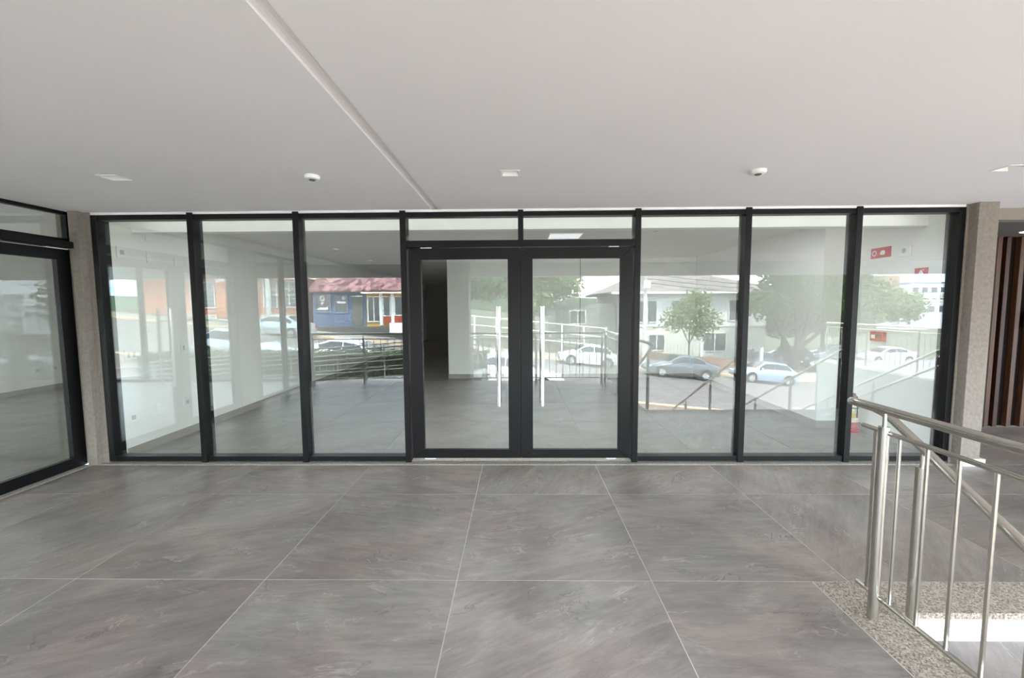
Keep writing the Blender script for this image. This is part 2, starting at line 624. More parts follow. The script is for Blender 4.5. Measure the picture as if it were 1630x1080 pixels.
# ------------------------------------------------------------------ room shell of the shop behind the glass
IZ = 2.78
struct(MB().box(-4.45, 4.85, 0.20, 16.2, IZ, IZ + 0.12).build('ceiling', CEILW), 'white ceiling of the empty shop', 'ceiling')
struct(MB().box(-4.68, -4.45, 0.165, 16.2, 0, IZ + 0.1).build('wall_left', WHITE), 'white side wall with sockets in the empty shop', 'wall')
struct(MB().prism([(4.85, 0.165), (4.85, 5.7), (4.09, 5.7), (4.09, 1.31), (4.6, 1.31), (4.6, 0.165)], 'z', 0, IZ).build('wall_right', WHITE),
       'white side wall with projecting column and fire signs in the empty shop', 'wall')
struct(MB().prism([(-1.645, 5.4), (4.09, 5.4), (4.09, 5.7), (-1.35, 5.7), (-1.35, 16.2), (-1.645, 16.2)], 'z', 0, IZ).build('wall_back', WHITE),
       'white back wall beside the dark corridor of the empty shop', 'wall')
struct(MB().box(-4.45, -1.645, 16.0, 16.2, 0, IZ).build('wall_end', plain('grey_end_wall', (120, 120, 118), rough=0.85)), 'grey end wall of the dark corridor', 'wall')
struct(MB().box(-4.45, 4.6, 0.43, 0.56, 2.565, IZ).build('trim_6', TRIMW), 'white dropped beam along the glass inside the shop', 'beam')
struct(MB().box(-4.449, -4.437, 0.18, 16.0, 0.0, 0.10).build('baseboard_left', STONEBASE), 'grey stone baseboard on the shop side wall with sockets', 'baseboard')
bb = struct(empty('baseboard_back'), 'grey stone baseboard along the shop back wall', 'baseboard')
MB().box(-1.657, 1.428, 5.388, 5.40, 0.0, 0.10).build('board', STONEBASE, bb)
MB().box(1.444, 4.08, 5.388, 5.40, 0.0, 0.10).build('board', STONEBASE, bb)
MB().box(-1.657, -1.645, 5.40, 16.0, 0.0, 0.10).build('board', STONEBASE, bb)
br = struct(empty('baseboard_right'), 'grey stone baseboard round the column in the shop', 'baseboard')
MB().box(4.588, 4.60, 0.18, 1.298, 0.0, 0.10).build('board', STONEBASE, br)
MB().box(4.078, 4.60, 1.298, 1.31, 0.0, 0.10).build('board', STONEBASE, br)
MB().box(4.078, 4.09, 1.31, 5.388, 0.0, 0.10).build('board', STONEBASE, br)
struct(MB().box(1.430, 1.442, 5.392, 5.40, 0.0, IZ).build('trim_7', plain('grey_joint', (104, 106, 102), rough=0.8)), 'dark vertical joint profile on the shop back wall', 'trim')
cd = struct(empty('door_5', (-3.0, 16.0, 0)), 'dim grey door at the end of the corridor', 'door')
MB().box(-3.45, -2.55, 15.96, 15.998, 0, 2.1).build('leaf', plain('grey_door', (150, 150, 148), rough=0.6), cd)
MB().box(-2.68, -2.58, 15.93, 15.96, 0.98, 1.01).build('handle', STEEL, cd)

# ceiling panels: one real, the rest added to brighten the shops
def panel_or_fill(x, y, label, s=14.0, w=0.49):
    t = tag(empty('ceiling_light_panel', (x, y, IZ)), label, 'ceiling light')
    fr = MB()
    for sgn in (-1, 1):
        fr.box(x - w / 2 - 0.012, x + w / 2 + 0.012, y + sgn * (w / 2 + 0.006) - 0.006, y + sgn * (w / 2 + 0.006) + 0.006, IZ - 0.012, IZ)
        fr.box(x + sgn * (w / 2 + 0.006) - 0.006, x + sgn * (w / 2 + 0.006) + 0.006, y - w / 2, y + w / 2, IZ - 0.012, IZ)
    fr.build('frame', PLASTIC, t)
    MB().box(x - w / 2, x + w / 2, y - w / 2, y + w / 2, IZ - 0.008, IZ - 0.001).build('diffuser', emit('lit_panel_%g' % s, (250, 250, 255), s), t)


panel_or_fill(0.73, 2.22, 'faintly lit square panel light furthest from the glass in the shop ceiling', 0.28)
for k_, x_ in enumerate((-3.2, -1.05, 1.1, 3.0)):  # fill lights hidden by the beam, added to lift the shop interior
    panel_or_fill(x_, 1.12, ['lit square panel light behind the dropped beam, next to the socket wall', 'lit square panel light behind the dropped beam, over the left-hand door leaf',
                'lit square panel light behind the dropped beam, over the right-hand door leaf', 'lit square panel light behind the dropped beam, next to the fire signs'][k_], (3.0, 12.0, 12.0, 3.0)[k_], 0.6)
panel_or_fill(-8.6, 1.5, 'lit square panel light deep in the ceiling of the side shop', 10.0, 0.6)  # this and the next: fill lights added to brighten the side shop
panel_or_fill(-8.6, -2.0, 'lit square panel light near the street windows of the side shop', 10.0, 0.6)

t = tag(empty('cove_light', (0.05, 0.24, IZ)), 'slim linear light in the ceiling pocket just inside the glass front', 'ceiling light')  # unseen strip, added to brighten the front of the dropped beam
MB().box(-4.30, 4.40, 0.215, 0.265, IZ - 0.02, IZ - 0.0005).build('profile', PLASTIC, t)
MB().box(-4.29, 4.39, 0.222, 0.258, IZ - 0.024, IZ - 0.0202).build('diffuser', emit('lit_strip', (250, 248, 240), 2.3), t)

for k, (x, y) in enumerate([(1.97, 1.67), (-3.38, 3.45), (-3.40, 5.36)]):
    t = tag(empty('smoke_detector', (x, y, IZ)), ['small round detector on shop ceiling near the lit panel', 'small round detector on shop ceiling along the socket wall',
            'small round detector on shop ceiling near the corridor'][k], 'sensor', 'detectors on the shop ceiling')
    MB().lathe([(0.03, IZ - 0.035), (0.05, IZ - 0.02), (0.05, IZ)], (x, y, 0), 20).build('housing', PLASTIC, t, smooth=True)
    MB().lathe([(0.012, IZ - 0.04), (0.02, IZ - 0.034)], (x, y, 0), 14).build('lens', MATS['grey_lens'], t, smooth=True)

# wall plates on the side wall (X = -4.45)
def wall_plate(wx, y, z, w, h, label, slots, sgn=1, name='wall_socket'):
    t = tag(empty(name, (wx, y, z)), label, 'wall socket', 'wall plates')
    MB().box(*sorted((wx + sgn * 0.0005, wx + sgn * 0.012)), y - w / 2, y + w / 2, z - h / 2, z + h / 2).build('plate', PLASTIC, t, bevel=0.002)
    for (dy, dz, ww, hh) in slots:
        MB().box(*sorted((wx + sgn * 0.012, wx + sgn * 0.0145)), y + dy - ww / 2, y + dy + ww / 2, z + dz - hh / 2, z + dz + hh / 2).build(
            'insert', plain('grey_insert', (190, 192, 192), rough=0.5), t)


for k, (y, z) in enumerate([(0.27, 0.44), (0.66, 0.44), (1.06, 0.44)]):
    wall_plate(-4.45, y, z, 0.12 if k != 1 else 0.15, 0.13, ['white wall plate low on the shop side wall, closest to the glass',
               'wide white wall plate low on the shop side wall, second from the glass', 'white wall plate low on the shop side wall, third from the glass'][k],
               [(0, 0, 0.05, 0.05)] if k != 1 else [])
for k, (y, z) in enumerate([(0.30, 1.16), (1.06, 1.17)]):
    wall_plate(-4.45, y, z, 0.16 if k == 0 else 0.08, 0.12, ['wide white switch plate at mid height on the shop side wall', 'narrow white switch plate at mid height on the shop side wall'][k],
               [(-0.035, 0, 0.03, 0.06), (0.035, 0, 0.03, 0.06)] if k == 0 else [(0, 0, 0.03, 0.06)])
for k, (y, z) in enumerate([(0.28, 2.32), (0.66, 2.30), (1.06, 2.29), (0.66, 2.56)]):
    wall_plate(-4.45, y, z, 0.12, 0.13, ['white wall plate high on the shop side wall, closest to the glass', 'white wall plate high on the shop side wall, second from the glass',
               'white wall plate high on the shop side wall, third from the glass', 'white wall plate just under the ceiling on the shop side wall'][k], [(0, 0, 0.05, 0.05)] if k == 0 else [])

# fire-safety items on the right wall (X = 4.6)
WX = 4.6
t = tag(empty('fire_alarm_sign', (WX, 1.03, 2.34)), 'red fire alarm sign with white pictogram high on the shop wall', 'sign')
MB().box(WX - 0.006, WX - 0.0005, 0.885, 1.18, 2.275, 2.405).build('plate', RED, t)
ring = MB()
for k in range(20):
    a0, a1 = 2 * PI * k / 20, 2 * PI * (k + 1) / 20
    c = (1.125, 2.34)
    ring.quad(*[(WX - 0.0075, c[0] + r * math.cos(a), c[1] + r * math.sin(a)) for r, a in ((0.024, a0), (0.035, a0), (0.035, a1), (0.024, a1))])
ring.build('ring_mark', PLASTIC, t)
MB().prism([(1.045, 2.322), (1.03, 2.358), (1.015, 2.366), (1.002, 2.364), (0.99, 2.368), (0.976, 2.36), (0.968, 2.345), (0.97, 2.324), (0.985, 2.31), (1.02, 2.31)],
           'x', WX - 0.0075, WX - 0.006).build('hand_mark', PLASTIC, t)
t = tag(empty('fire_extinguisher_sign', (WX, 0.475, 2.06)), 'small red fire extinguisher sign with white pictogram on the shop wall', 'sign')
MB().box(WX - 0.006, WX - 0.0005, 0.395, 0.555, 1.94, 2.10).build('plate', RED, t)
MB().prism([(0.45, 1.965), (0.50, 1.965), (0.50, 2.05), (0.485, 2.062), (0.485, 2.075), (0.465, 2.075), (0.465, 2.062), (0.45, 2.05)], 'x', WX - 0.0075, WX - 0.006).build('extinguisher_mark', PLASTIC, t)
MB().prism([(0.44, 2.068), (0.462, 2.072), (0.462, 2.08), (0.44, 2.08)], 'x', WX - 0.0075, WX - 0.006).build('hose_mark', PLASTIC, t)
t = tag(empty('fire_alarm_call_point', (WX, 0.97, 1.28)), 'red square fire alarm call point box on the shop wall', 'alarm box')
MB().box(WX - 0.05, WX, 0.875, 1.07, 1.218, 1.34).build('housing', RED, t, bevel=0.006)
MB().box(WX - 0.054, WX - 0.05, 0.99, 1.045, 1.255, 1.30).build('glass_square', PLASTIC, t)
MB().box(WX - 0.054, WX - 0.05, 0.895, 0.975, 1.26, 1.31).build('instruction_label', plain('dark_red', (140, 16, 30), rough=0.5), t)
t = tag(empty('emergency_light', (WX, 0.68, 2.32)), 'white emergency light box high on the shop wall', 'emergency light')
MB().box(WX - 0.03, WX, 0.61, 0.76, 2.25, 2.385).build('housing', PLASTIC, t, bevel=0.004)
MB().lathe([(0.022, WX - 0.036), (0.03, WX - 0.03)], (0, 0.685, 2.32), 16, 'x').build('lamp_head', MATS['grey_insert'], t, smooth=True)
t = tag(empty('fire_extinguisher', (4.455, 1.16, 0.0)), 'red fire extinguisher with yellow and white label on floor stand by the column', 'fire extinguisher')
ex, ey = 4.455, 1.16
MB().lathe([(0.10, 0.0), (0.10, 0.018), (0.075, 0.022), (0.075, 0.03)], (ex, ey, 0), 24).build('floor_stand', RED, t, smooth=True)
MB().lathe([(0.05, 0.031), (0.066, 0.05), (0.066, 0.40), (0.055, 0.44), (0.03, 0.47), (0.022, 0.48)], (ex, ey, 0), 28).build('cylinder', RED, t, smooth=True)
MB().lathe([(0.0672, 0.13), (0.0672, 0.36)], (ex, ey, 0), 28).build('label_wrap', plain('pale_label', (232, 226, 196), rough=0.6, var=0.2, scale=18), t, smooth=True)
MB().lathe([(0.0678, 0.19), (0.0678, 0.25)], (ex, ey, 0), 28).build('label_band', plain('yellow_label', (214, 180, 40), rough=0.6), t, smooth=True)
MB().lathe([(0.0678, 0.31), (0.0678, 0.33)], (ex, ey, 0), 28).build('label_band', plain('green_label', (60, 130, 70), rough=0.6), t, smooth=True)
MB().box(ex - 0.02, ex + 0.02, ey - 0.02, ey + 0.02, 0.48, 0.51).build('valve', BLACKP, t)
MB().tube([(ex - 0.02, ey, 0.52), (ex - 0.09, ey, 0.53)], 0.009).build('lever', BLACKP, t)
MB().tube([(ex, ey - 0.02, 0.495), (ex, ey - 0.06, 0.48), (ex, ey - 0.085, 0.4), (ex, ey - 0.082, 0.2)], 0.008, 8).build('hose', BLACKP, t, smooth=True)

# ------------------------------------------------------------------ glass front (Y = 0)
MX = [-3.4375, -2.3210, -1.1985, 1.2439, 2.3763, 3.4996]
FL, FR = -4.495, 4.57
Z0, Z1 = 0.018, 2.672
YD = 0.15
GYP = 0.055


def mullion(parent, x, z0=0.006, z1=2.690):
    MB().box(x - 0.031, x + 0.031, 0.0, 0.02, z0, z1).build('mullion_cap', ALU, parent, bevel=0.003)
    MB().box(x - 0.028, x + 0.028, 0.02, YD, z0 + 0.01, z1 - 0.02).build('mullion', ALU, parent, bevel=0.002)


def bay(parent, x0, x1, z0=Z0, z1=Z1, rail_b=0.052, rail_t=0.050):
    MB().box(x0, x1, 0.012, 0.12, z0, z0 + rail_b).build('bottom_rail', ALU, parent, bevel=0.002)
    MB().box(x0, x1, 0.012, 0.12, z1 - rail_t, z1).build('top_rail', ALU, parent, bevel=0.002)
    MB().box(x0, x1, GYP - 0.004, GYP + 0.004, z0 + rail_b - 0.01, z1 - rail_t + 0.01).build('glass_pane', GLASS, parent)


w1 = struct(empty('window_1', (-2.85, 0, 0)), 'three tall fixed panes in dark frames beside the side shop door', 'window')
MB().box(FL, FL + 0.062, 0.006, YD, Z0, Z1).build('frame_jamb', ALU, w1, bevel=0.003)
mullion(w1, MX[0])
mullion(w1, MX[1])
mullion(w1, MX[2])
bay(w1, FL + 0.062, MX[0] - 0.028)
bay(w1, MX[0] + 0.028, MX[1] - 0.028)
bay(w1, MX[1] + 0.028, MX[2] - 0.028)

w3 = struct(empty('window_3', (2.9, 0, 0)), 'three tall fixed panes in dark frames beside the stone-painted pilaster', 'window')
for x in MX[3:]:
    mullion(w3, x)
bay(w3, MX[3] + 0.028, MX[4] - 0.028)
bay(w3, MX[4] + 0.028, MX[5] - 0.028)
bay(w3, MX[5] + 0.028, FR - 0.062)
MB().box(FR - 0.062, FR, 0.006, YD, Z0, Z1).build('frame_jamb', ALU, w3, bevel=0.003)

w2 = struct(empty('window_2', (0.02, 0, 2.31)), 'two-pane transom light above the double door', 'window')
TX = 0.03
MB().box(TX - 0.028, TX + 0.028, 0.0, 0.12, 2.31, 2.688).build('mullion', ALU, w2, bevel=0.003)
MB().box(MX[2] + 0.028, MX[3] - 0.028, 0.004, 0.12, 2.312, 2.380).build('transom_rail', ALU, w2, bevel=0.002)
for (a, b) in ((MX[2] + 0.028, TX - 0.028), (TX + 0.028, MX[3] - 0.028)):
    MB().box(a, b, 0.012, 0.12, Z1 - 0.046, Z1).build('top_rail', ALU, w2, bevel=0.002)
    MB().box(a, b, GYP - 0.004, GYP + 0.004, 2.375, Z1 - 0.04).build('glass_pane', GLASS, w2)


def leaf(name, label, axis, p0, p1, z0, z1, st, rb, rt, depth0, depth1, handle_p, side, pivots):
    """glazed aluminium leaf with mitred stiles and rails; axis 'x': in the front, 'y': in the side wall"""
    org = (p0, depth0, 0) if axis == 'x' else (depth0, p0, 0)
    t = struct(empty(name, org), label, 'door')
    a = 'y' if axis == 'x' else 'x'
    g = 0.0006

    def prism(poly, nm):
        MB().prism(poly, a, depth0, depth1).build(nm, ALU, t, bevel=0.0015, seg=1)
    prism([(p0, z0 + g), (p0 + st - g, z0 + rb), (p0 + st - g, z1 - rt), (p0, z1 - g)], 'stile')
    prism([(p1, z0 + g), (p1, z1 - g), (p1 - st + g, z1 - rt), (p1 - st + g, z0 + rb)], 'stile')
    prism([(p0 + g, z0), (p1 - g, z0), (p1 - st - g, z0 + rb), (p0 + st + g, z0 + rb)], 'bottom_rail')
    prism([(p0 + g, z1), (p0 + st + g, z1 - rt), (p1 - st - g, z1 - rt), (p1 - g, z1)], 'top_rail')
    dm = (depth0 + depth1) / 2

    def bx(q0, q1, d0, d1, za, zb):
        return MB().box(q0, q1, d0, d1, za, zb) if axis == 'x' else MB().box(d0, d1, q0, q1, za, zb)
    bx(p0 + st - 0.01, p1 - st + 0.01, dm - 0.004, dm + 0.004, z0 + rb - 0.01, z1 - rt + 0.01).build('glass_pane', GLASS, t)
    for (q0, q1) in pivots:
        bx(q0, q1, depth0 + 0.004, depth1 - 0.004, z1 + 0.002, z1 + 0.011).build('pivot_hinge', PLASTIC, t)
        bx(q0, q1, depth0 + 0.004, depth1 - 0.004, z0 - 0.013, z0 - 0.002).build('pivot_hinge', PLASTIC, t)
    if handle_p is not None:
        for sd in (-1, 1):
            dd = (depth0 - 0.055) if sd < 0 else (depth1 + 0.055)
            prof = MB()
            n = 20
            pts = [(0.0215 * math.copysign(abs(math.cos(2 * PI * k / n)) ** 0.55, math.cos(2 * PI * k / n)), 0.013 * math.copysign(abs(math.sin(2 * PI * k / n)) ** 0.8, math.sin(2 * PI * k / n))) for k in range(n)]
            if axis == 'x':
                prof.prism([(handle_p + u, dd + v) for u, v in pts], 'z', 0.632, 1.690)
            else:
                prof.prism([(dd + v, handle_p + u) for u, v in pts], 'z', 0.632, 1.690)
            h = prof.build('pull_handle', CHROME, t, smooth=True)
            for zz in (0.80, 1.52):
                lo, hi = sorted((dd, dm))
                if axis == 'x':
                    MB().tube([(handle_p, lo, zz), (handle_p, hi - 0.004 * sd, zz)], 0.009, 12).build('standoff', CHROME, h, smooth=True)
                else:
                    MB().tube([(lo, handle_p, zz), (hi - 0.004 * sd, handle_p, zz)], 0.009, 12).build('standoff', CHROME, h, smooth=True)
    return t


leaf('door_1', 'left-hand glazed leaf of the dark-framed double door, hung beside the three panes by the side shop', 'x', -1.150, 0.022, 0.048, 2.300, 0.130, 0.094, 0.113, 0.018, 0.066, -0.208, -1, [(-1.022, -0.905)])
MB().box(0.0225, 0.0275, 0.035, 0.064, 0.05, 2.298).build('meeting_seal', GASKET, bpy.data.objects['door_1'])
leaf('door_2', 'right-hand glazed leaf of the dark-framed double door, hung beside the three panes by the stone pilaster', 'x', 0.028, 1.196, 0.048, 2.300, 0.126, 0.094, 0.113, 0.018, 0.066, 0.252, -1, [(0.950, 1.052)])

# pilasters
struct(MB().prism([(-4.86, 0.16), (-4.86, 0.004), (-4.70, 0.004), (-4.655, -0.068), (-4.555, -0.065), (-4.555, 0.0), (-4.496, 0.0), (-4.496, 0.16)], 'z', 0.0, 2.70).build('pilaster_wall', PILLAR, bevel=0.003),
       'grey textured corner pilaster between side shop door and glass front', 'pilaster')
pr = struct(empty('pilaster_wall', (4.69, 0, 0)), 'grey textured pilaster with white plinth at the end of the glass front', 'pilaster')
MB().prism([(4.572, 0.16), (4.572, 0.0), (4.593, 0.0), (4.593, -0.095), (4.792, -0.095), (4.792, 0.20), (4.86, 0.20), (4.86, 0.16)], 'z', 0.0, 2.70).build('shaft', PILLAR, pr, bevel=0.003)
MB().box(4.589, 4.848, -0.103, -0.0955, 0.0, 0.075).build('plinth', MARBLE, pr)
MB().box(4.7925, 4.848, -0.0955, 0.19, 0.0, 0.075).build('plinth', MARBLE, pr)

# ------------------------------------------------------------------ lobby recess with timber slats
struct(MB().box(4.80, 14.0, 0.20, 0.34, 2.578, 2.70).build('trim_8', SOFFIT), 'beige soffit beam over the lobby recess', 'beam')
struct(MB().box(4.80, 14.0, 0.34, 1.6, 2.578, 2.72).build('ceiling', plain('brown_grey_soffit', (96, 90, 82), rough=0.8)), 'brownish ceiling of the lobby recess', 'ceiling')
struct(MB().box(4.86, 5.0, 0.21, 1.6, 0, 2.578).build('wall_lobby', PILLAR), 'grey return wall of the lobby recess', 'wall')
ws = struct(empty('wall_timber', (7.0, 1.35, 0)), 'dark walnut slatted timber wall in the lobby recess', 'timber wall')
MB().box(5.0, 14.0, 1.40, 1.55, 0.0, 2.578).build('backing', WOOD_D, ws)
MB().box(6.30, 6.372, 1.33, 1.40, 0.0, 2.578).build('edge_post', WOOD_D, ws)
sx_ = 6.385
k = 0
while sx_ < 11.5:
    w = 0.062 if k % 2 == 0 else 0.058
    MB().box(sx_, sx_ + w, 1.335, 1.40, 0.0, 2.575).build('slat', WOOD_L if k % 3 != 1 else WOOD_R, ws, bevel=0.003, seg=1)
    sx_ += 0.118 if k % 3 == 0 else 0.185
    k += 1
x0 = 5.06
while x0 < 6.25:
    MB().box(x0, x0 + 0.06, 1.335, 1.40, 0.0, 2.575).build('slat', WOOD_R, ws, bevel=0.003, seg=1)
    x0 += 0.15
t = tag(empty('door_intercom', (6.93, 1.33, 1.45)), 'black and white intercom plate on the timber slats', 'intercom')
MB().box(6.80, 7.0, 1.315, 1.334, 1.36, 1.56).build('backplate', BLACKP, t, bevel=0.003)
MB().box(6.865, 6.97, 1.308, 1.315, 1.375, 1.53).build('screen', PLASTIC, t, bevel=0.002)
for k, (x, y) in enumerate([(6.30, 0.95), (6.05, 0.60)]):
    t = tag(empty('round_downlight', (x, y, 2.578)), ['lit round downlight close to the timber slats in the lobby recess', 'lit round downlight close to the beam in the lobby recess'][k], 'ceiling light')
    MB().lathe([(0.07, 2.570), (0.075, 2.578)], (x, y, 0), 24).build('bezel', PLASTIC, t, smooth=True)
    MB().lathe([(0.058, 2.566), (0.06, 2.570)], (x, y, 0), 24).build('lamp', emit('warm_lamp_%d' % k, (255, 236, 208), 9.0), t)

# ------------------------------------------------------------------ side shop glazing (X = -4.70)
SX0, SX1 = -4.765, -4.705
GSX = -4.735


def side_frame(name, label, y0, y1, z0, z1, fr=0.05, pane=True):
    t = struct(empty(name, (GSX, y0, z0)), label, 'window')
    MB().box(SX0, SX1 + 0.005, y0, y1, z1 - fr, z1).build('top_rail', ALU, t, bevel=0.002)
    MB().box(SX0, SX1 + 0.005, y0, y1, z0, z0 + fr).build('bottom_rail', ALU, t, bevel=0.002)
    MB().box(SX0, SX1, y0, y0 + fr, z0 + fr, z1 - fr).build('stile', ALU, t, bevel=0.002)
    MB().box(SX0, SX1, y1 - fr, y1, z0 + fr, z1 - fr).build('stile', ALU, t, bevel=0.002)
    MB().box(GSX - 0.004, GSX + 0.004, y0 + fr - 0.01, y1 - fr + 0.01, z0 + fr - 0.01, z1 - fr + 0.01).build('glass_pane', GLASS, t)
    return t


side_frame('window_4', 'long transom light above the side shop door', -2.42, -0.002, 2.384, 2.703, 0.036)
rail = struct(MB().box(SX0, -4.61, -2.42, -0.072, 2.318, 2.382).build('trim_9', ALU, bevel=0.002), 'dark transom rail over the side shop door', 'frame')
leaf('door_3', 'dark-framed glazed side shop door leaf hinged at the corner pilaster', 'y', -1.235, -0.030, 0.006, 2.306, 0.132, 0.108, 0.108, SX0 + 0.008, SX1, -1.02, -1, [(-0.242, -0.04)])
leaf('door_4', 'dark-framed glazed side shop door leaf with handle, further along the porch', 'y', -2.42, -1.240, 0.006, 2.306, 0.132, 0.108, 0.108, SX0 + 0.008, SX1, -1.46, -1, [(-2.40, -2.28)])
struct(MB().box(-4.80, -4.68, -2.98, -2.44, 0.0, 2.70).build('pilaster_wall', PILLAR), 'grey textured pier between side shop doors and street window', 'pilaster')
side_frame('window_5', 'fixed side shop pane between pier and street corner', -3.86, -3.0, 0.01, 2.70)
side_frame('window_6', 'narrow fixed side shop pane at the street corner', -4.93, -3.88, 0.01, 2.70)

# side shop shell
struct(MB().box(-9.95, -4.78, -5.0, 6.2, IZ, IZ + 0.12).build('ceiling', CEILW), 'white ceiling of the side shop', 'ceiling')
struct(MB().box(-10.1, -9.85, -5.0, 6.2, 0, IZ).build('wall_far', WHITE), 'white far wall of the side shop', 'wall')
struct(MB().box(-9.95, -4.68, 6.0, 6.2, 0, IZ).build('wall_rear', WHITE), 'white rear wall of the side shop', 'wall')
struct(MB().box(-4.86, -4.68, 0.165, 6.0, 0, IZ + 0.1).build('wall_party', WHITE), 'white party wall between both shops', 'wall')
struct(MB().box(-9.849, -9.837, -4.9, 6.0, 0, 0.10).build('baseboard_far', STONEBASE), 'grey stone baseboard on the far wall of the side shop', 'baseboard')
for k, (y, z) in enumerate([(3.96, 0.44), (4.30, 0.44), (4.62, 0.44)]):
    wall_plate(-9.85, y, z, 0.12, 0.13, ['white wall plate low on the far wall of the side shop, closest to the street', 'white wall plate low on the far wall of the side shop, middle one of three',
               'white wall plate low on the far wall of the side shop, deepest one'][k], [(0, 0, 0.05, 0.05)])


def street_window(name, label, x0, x1):
    t = struct(empty(name, (x0, -4.96, 0)), label, 'window')
    for (a, b, c, d) in ((x0, x1, 2.64, 2.70), (x0, x1, 0.0, 0.06)):
        MB().box(a, b, -4.99, -4.93, c, d).build('rail', ALU, t)
    for a in (x0, x1 - 0.05):
        MB().box(a, a + 0.05, -4.99, -4.93, 0.06, 2.64).build('stile', ALU, t)
    MB().box(x0 + 0.04, x1 - 0.04, -4.964, -4.956, 0.05, 2.65).build('glass_pane', GLASS, t)


for k in range(4):
    a = -9.84 + k * 1.26
    street_window('window_%d' % (7 + k), ['street-side shop window at the outer corner', 'second street-side shop window from the outer corner',
                  'third street-side shop window from the outer corner', 'street-side shop window next to the porch'][k], a, a + 1.255)

# street-side pier of the porch
struct(MB().box(-2.25, -1.12, -5.45, -4.98, -1.9, 2.92).build('pillar_wall', PILLAR), 'broad grey textured pier at the street side of the porch', 'pier')
struct(MB().box(-12.4, 1.80, -5.0, -4.955, -3.2, -0.0035).build('wall_retaining', SOFFIT), 'rendered retaining wall under the porch edge', 'wall')
struct(MB().box(9.0, 9.12, -8.2, -2.225, -3.4, -0.0035).build('wall_stair', plain('grey_render', (168, 168, 164), rough=0.85)), 'grey stair side wall below the far balustrade', 'wall')
struct(MB().box(1.80, 2.05, -4.95, -2.225, -3.2, -0.065).build('wall_stair', MATS['grey_render']), 'grey stair side wall below the near balustrade', 'wall')

# ------------------------------------------------------------------ stairs down to the street
st = tag(empty('staircase', (5.5, -2.2, 0)), 'wide outdoor stair with grey treads and white marble risers', 'stairs')
RISE, RUN = 0.158, 0.285
for k in range(16):
    y = -2.205 - k * RUN
    z = -k * RISE
    MB().box(2.06, 8.995, y - 0.02, y, z - RISE, z - (0.036 if k == 0 else 0.022)).build('riser', MARBLE, st)
    MB().box(2.06, 8.995, y - RUN - 0.035, y - 0.0205, z - RISE - 0.022, z - RISE).build('tread', TILE, st)
MB().prism([(-2.206, -0.20), (-2.206 - 16 * RUN, -0.20 - 16 * RISE), (-2.206 - 16 * RUN, -3.4), (-2.206, -3.4)], 'x', 2.06, 8.99).build('stair_core', MATS['grey_render'], st)


# ------------------------------------------------------------------ stainless guard rails
def bal(t, x, y, z0, z1, r=0.0085):
    MB().tube([(x, y, z0), (x, y, z1)], r, 8).build('baluster', STEEL, t, smooth=True)


def newel(t, x, y, zb, zt, zr):
    p = MB().tube([(x, y, zb), (x, y, zt)], 0.0255, 18).build('newel_post', STEEL, t, smooth=True)
    MB().tube([(x, y, zt), (x, y, zr)], 0.0095, 10).build('stem', STEEL, p, smooth=True)


def hand_slope(y):
    return 0.94 - 0.555 * (-y - 2.27)


g = tag(empty('stair_guardrail', (1.92, -2.264, 0)), 'brushed steel guard rail with vertical balusters and looping handrail at the stair head', 'railing')
X = 1.92
for k, y in enumerate((-2.264, -3.48, -4.68)):
    newel(g, X - 0.018, y, 0.0, 1.055, 1.125)
loop = [(X, -4.68, 1.137), (X, -3.4, 1.137), (X, -2.2, 1.137), (X, -2.09, 1.137), (1.926, -2.03, 1.136), (1.95, -1.985, 1.129), (1.99, -1.962, 1.115), (2.035, -1.962, 1.10),
        (2.075, -1.985, 1.087), (2.098, -2.03, 1.068), (2.104, -2.09, 1.038), (2.104, -2.17, 0.994)]
loop += [(2.104, y, hand_slope(y)) for y in (-2.27, -2.6, -3.2, -4.0, -5.0, -6.0, -6.6)]
MB().tube(loop, 0.0225, 18).build('handrail', STEEL, g, smooth=True)
MB().tube([(X, -2.11, 1.022), (X, -4.68, 1.022)], 0.0125, 12).build('upper_rail', STEEL, g, smooth=True)
MB().tube([(X, -2.13, 0.124), (X, -4.68, 0.124)], 0.0125, 12).build('lower_rail', STEEL, g, smooth=True)
y = -2.193
while y > -4.66:
    if min(abs(y + 2.264), abs(y + 3.48), abs(y + 4.68)) > 0.03:
        bal(g, X, y, 0.124, 1.022)
    y -= 0.1445
for y in (-2.27, -3.45, -4.6, -5.8):
    zb = 0.0 if y > -2.3 else -RISE * math.ceil((-y - 2.205) / RUN)
    newel(g, 2.104, y, zb, hand_slope(y) - 0.1, hand_slope(y) - 0.015)

for k, hx in enumerate((3.66, 5.17, 6.73)):
    h = tag(empty('stair_handrail', (hx, -2.25, 0)), ['steel centre handrail of the stair, first beyond the balustered guard', 'steel centre handrail of the stair, second beyond the balustered guard',
            'steel double centre handrail of the stair, third beyond the balustered guard'][k], 'handrail', 'centre handrails of the stair')
    MB().tube([(hx, -2.05, 0.99), (hx, -2.15, 0.985), (hx, -2.27, 0.94)] + [(hx, yy, hand_slope(yy)) for yy in (-3.2, -4.2, -5.2, -6.4)], 0.0215, 14).build('handrail', STEEL, h, smooth=True)
    if k == 2:
        MB().tube([(hx, -2.1, 0.72), (hx, -2.27, 0.69)] + [(hx, yy, hand_slope(yy) - 0.25) for yy in (-3.2, -4.2, -5.2, -6.4)], 0.0215, 14).build('low_handrail', STEEL, h, smooth=True)
    for y in (-2.27, -3.45, -4.6, -5.8):
        zb = 0.0 if y > -2.3 else -RISE * math.ceil((-y - 2.205) / RUN)
        newel(h, hx, y, zb, hand_slope(y) - 0.1, hand_slope(y) - 0.015)


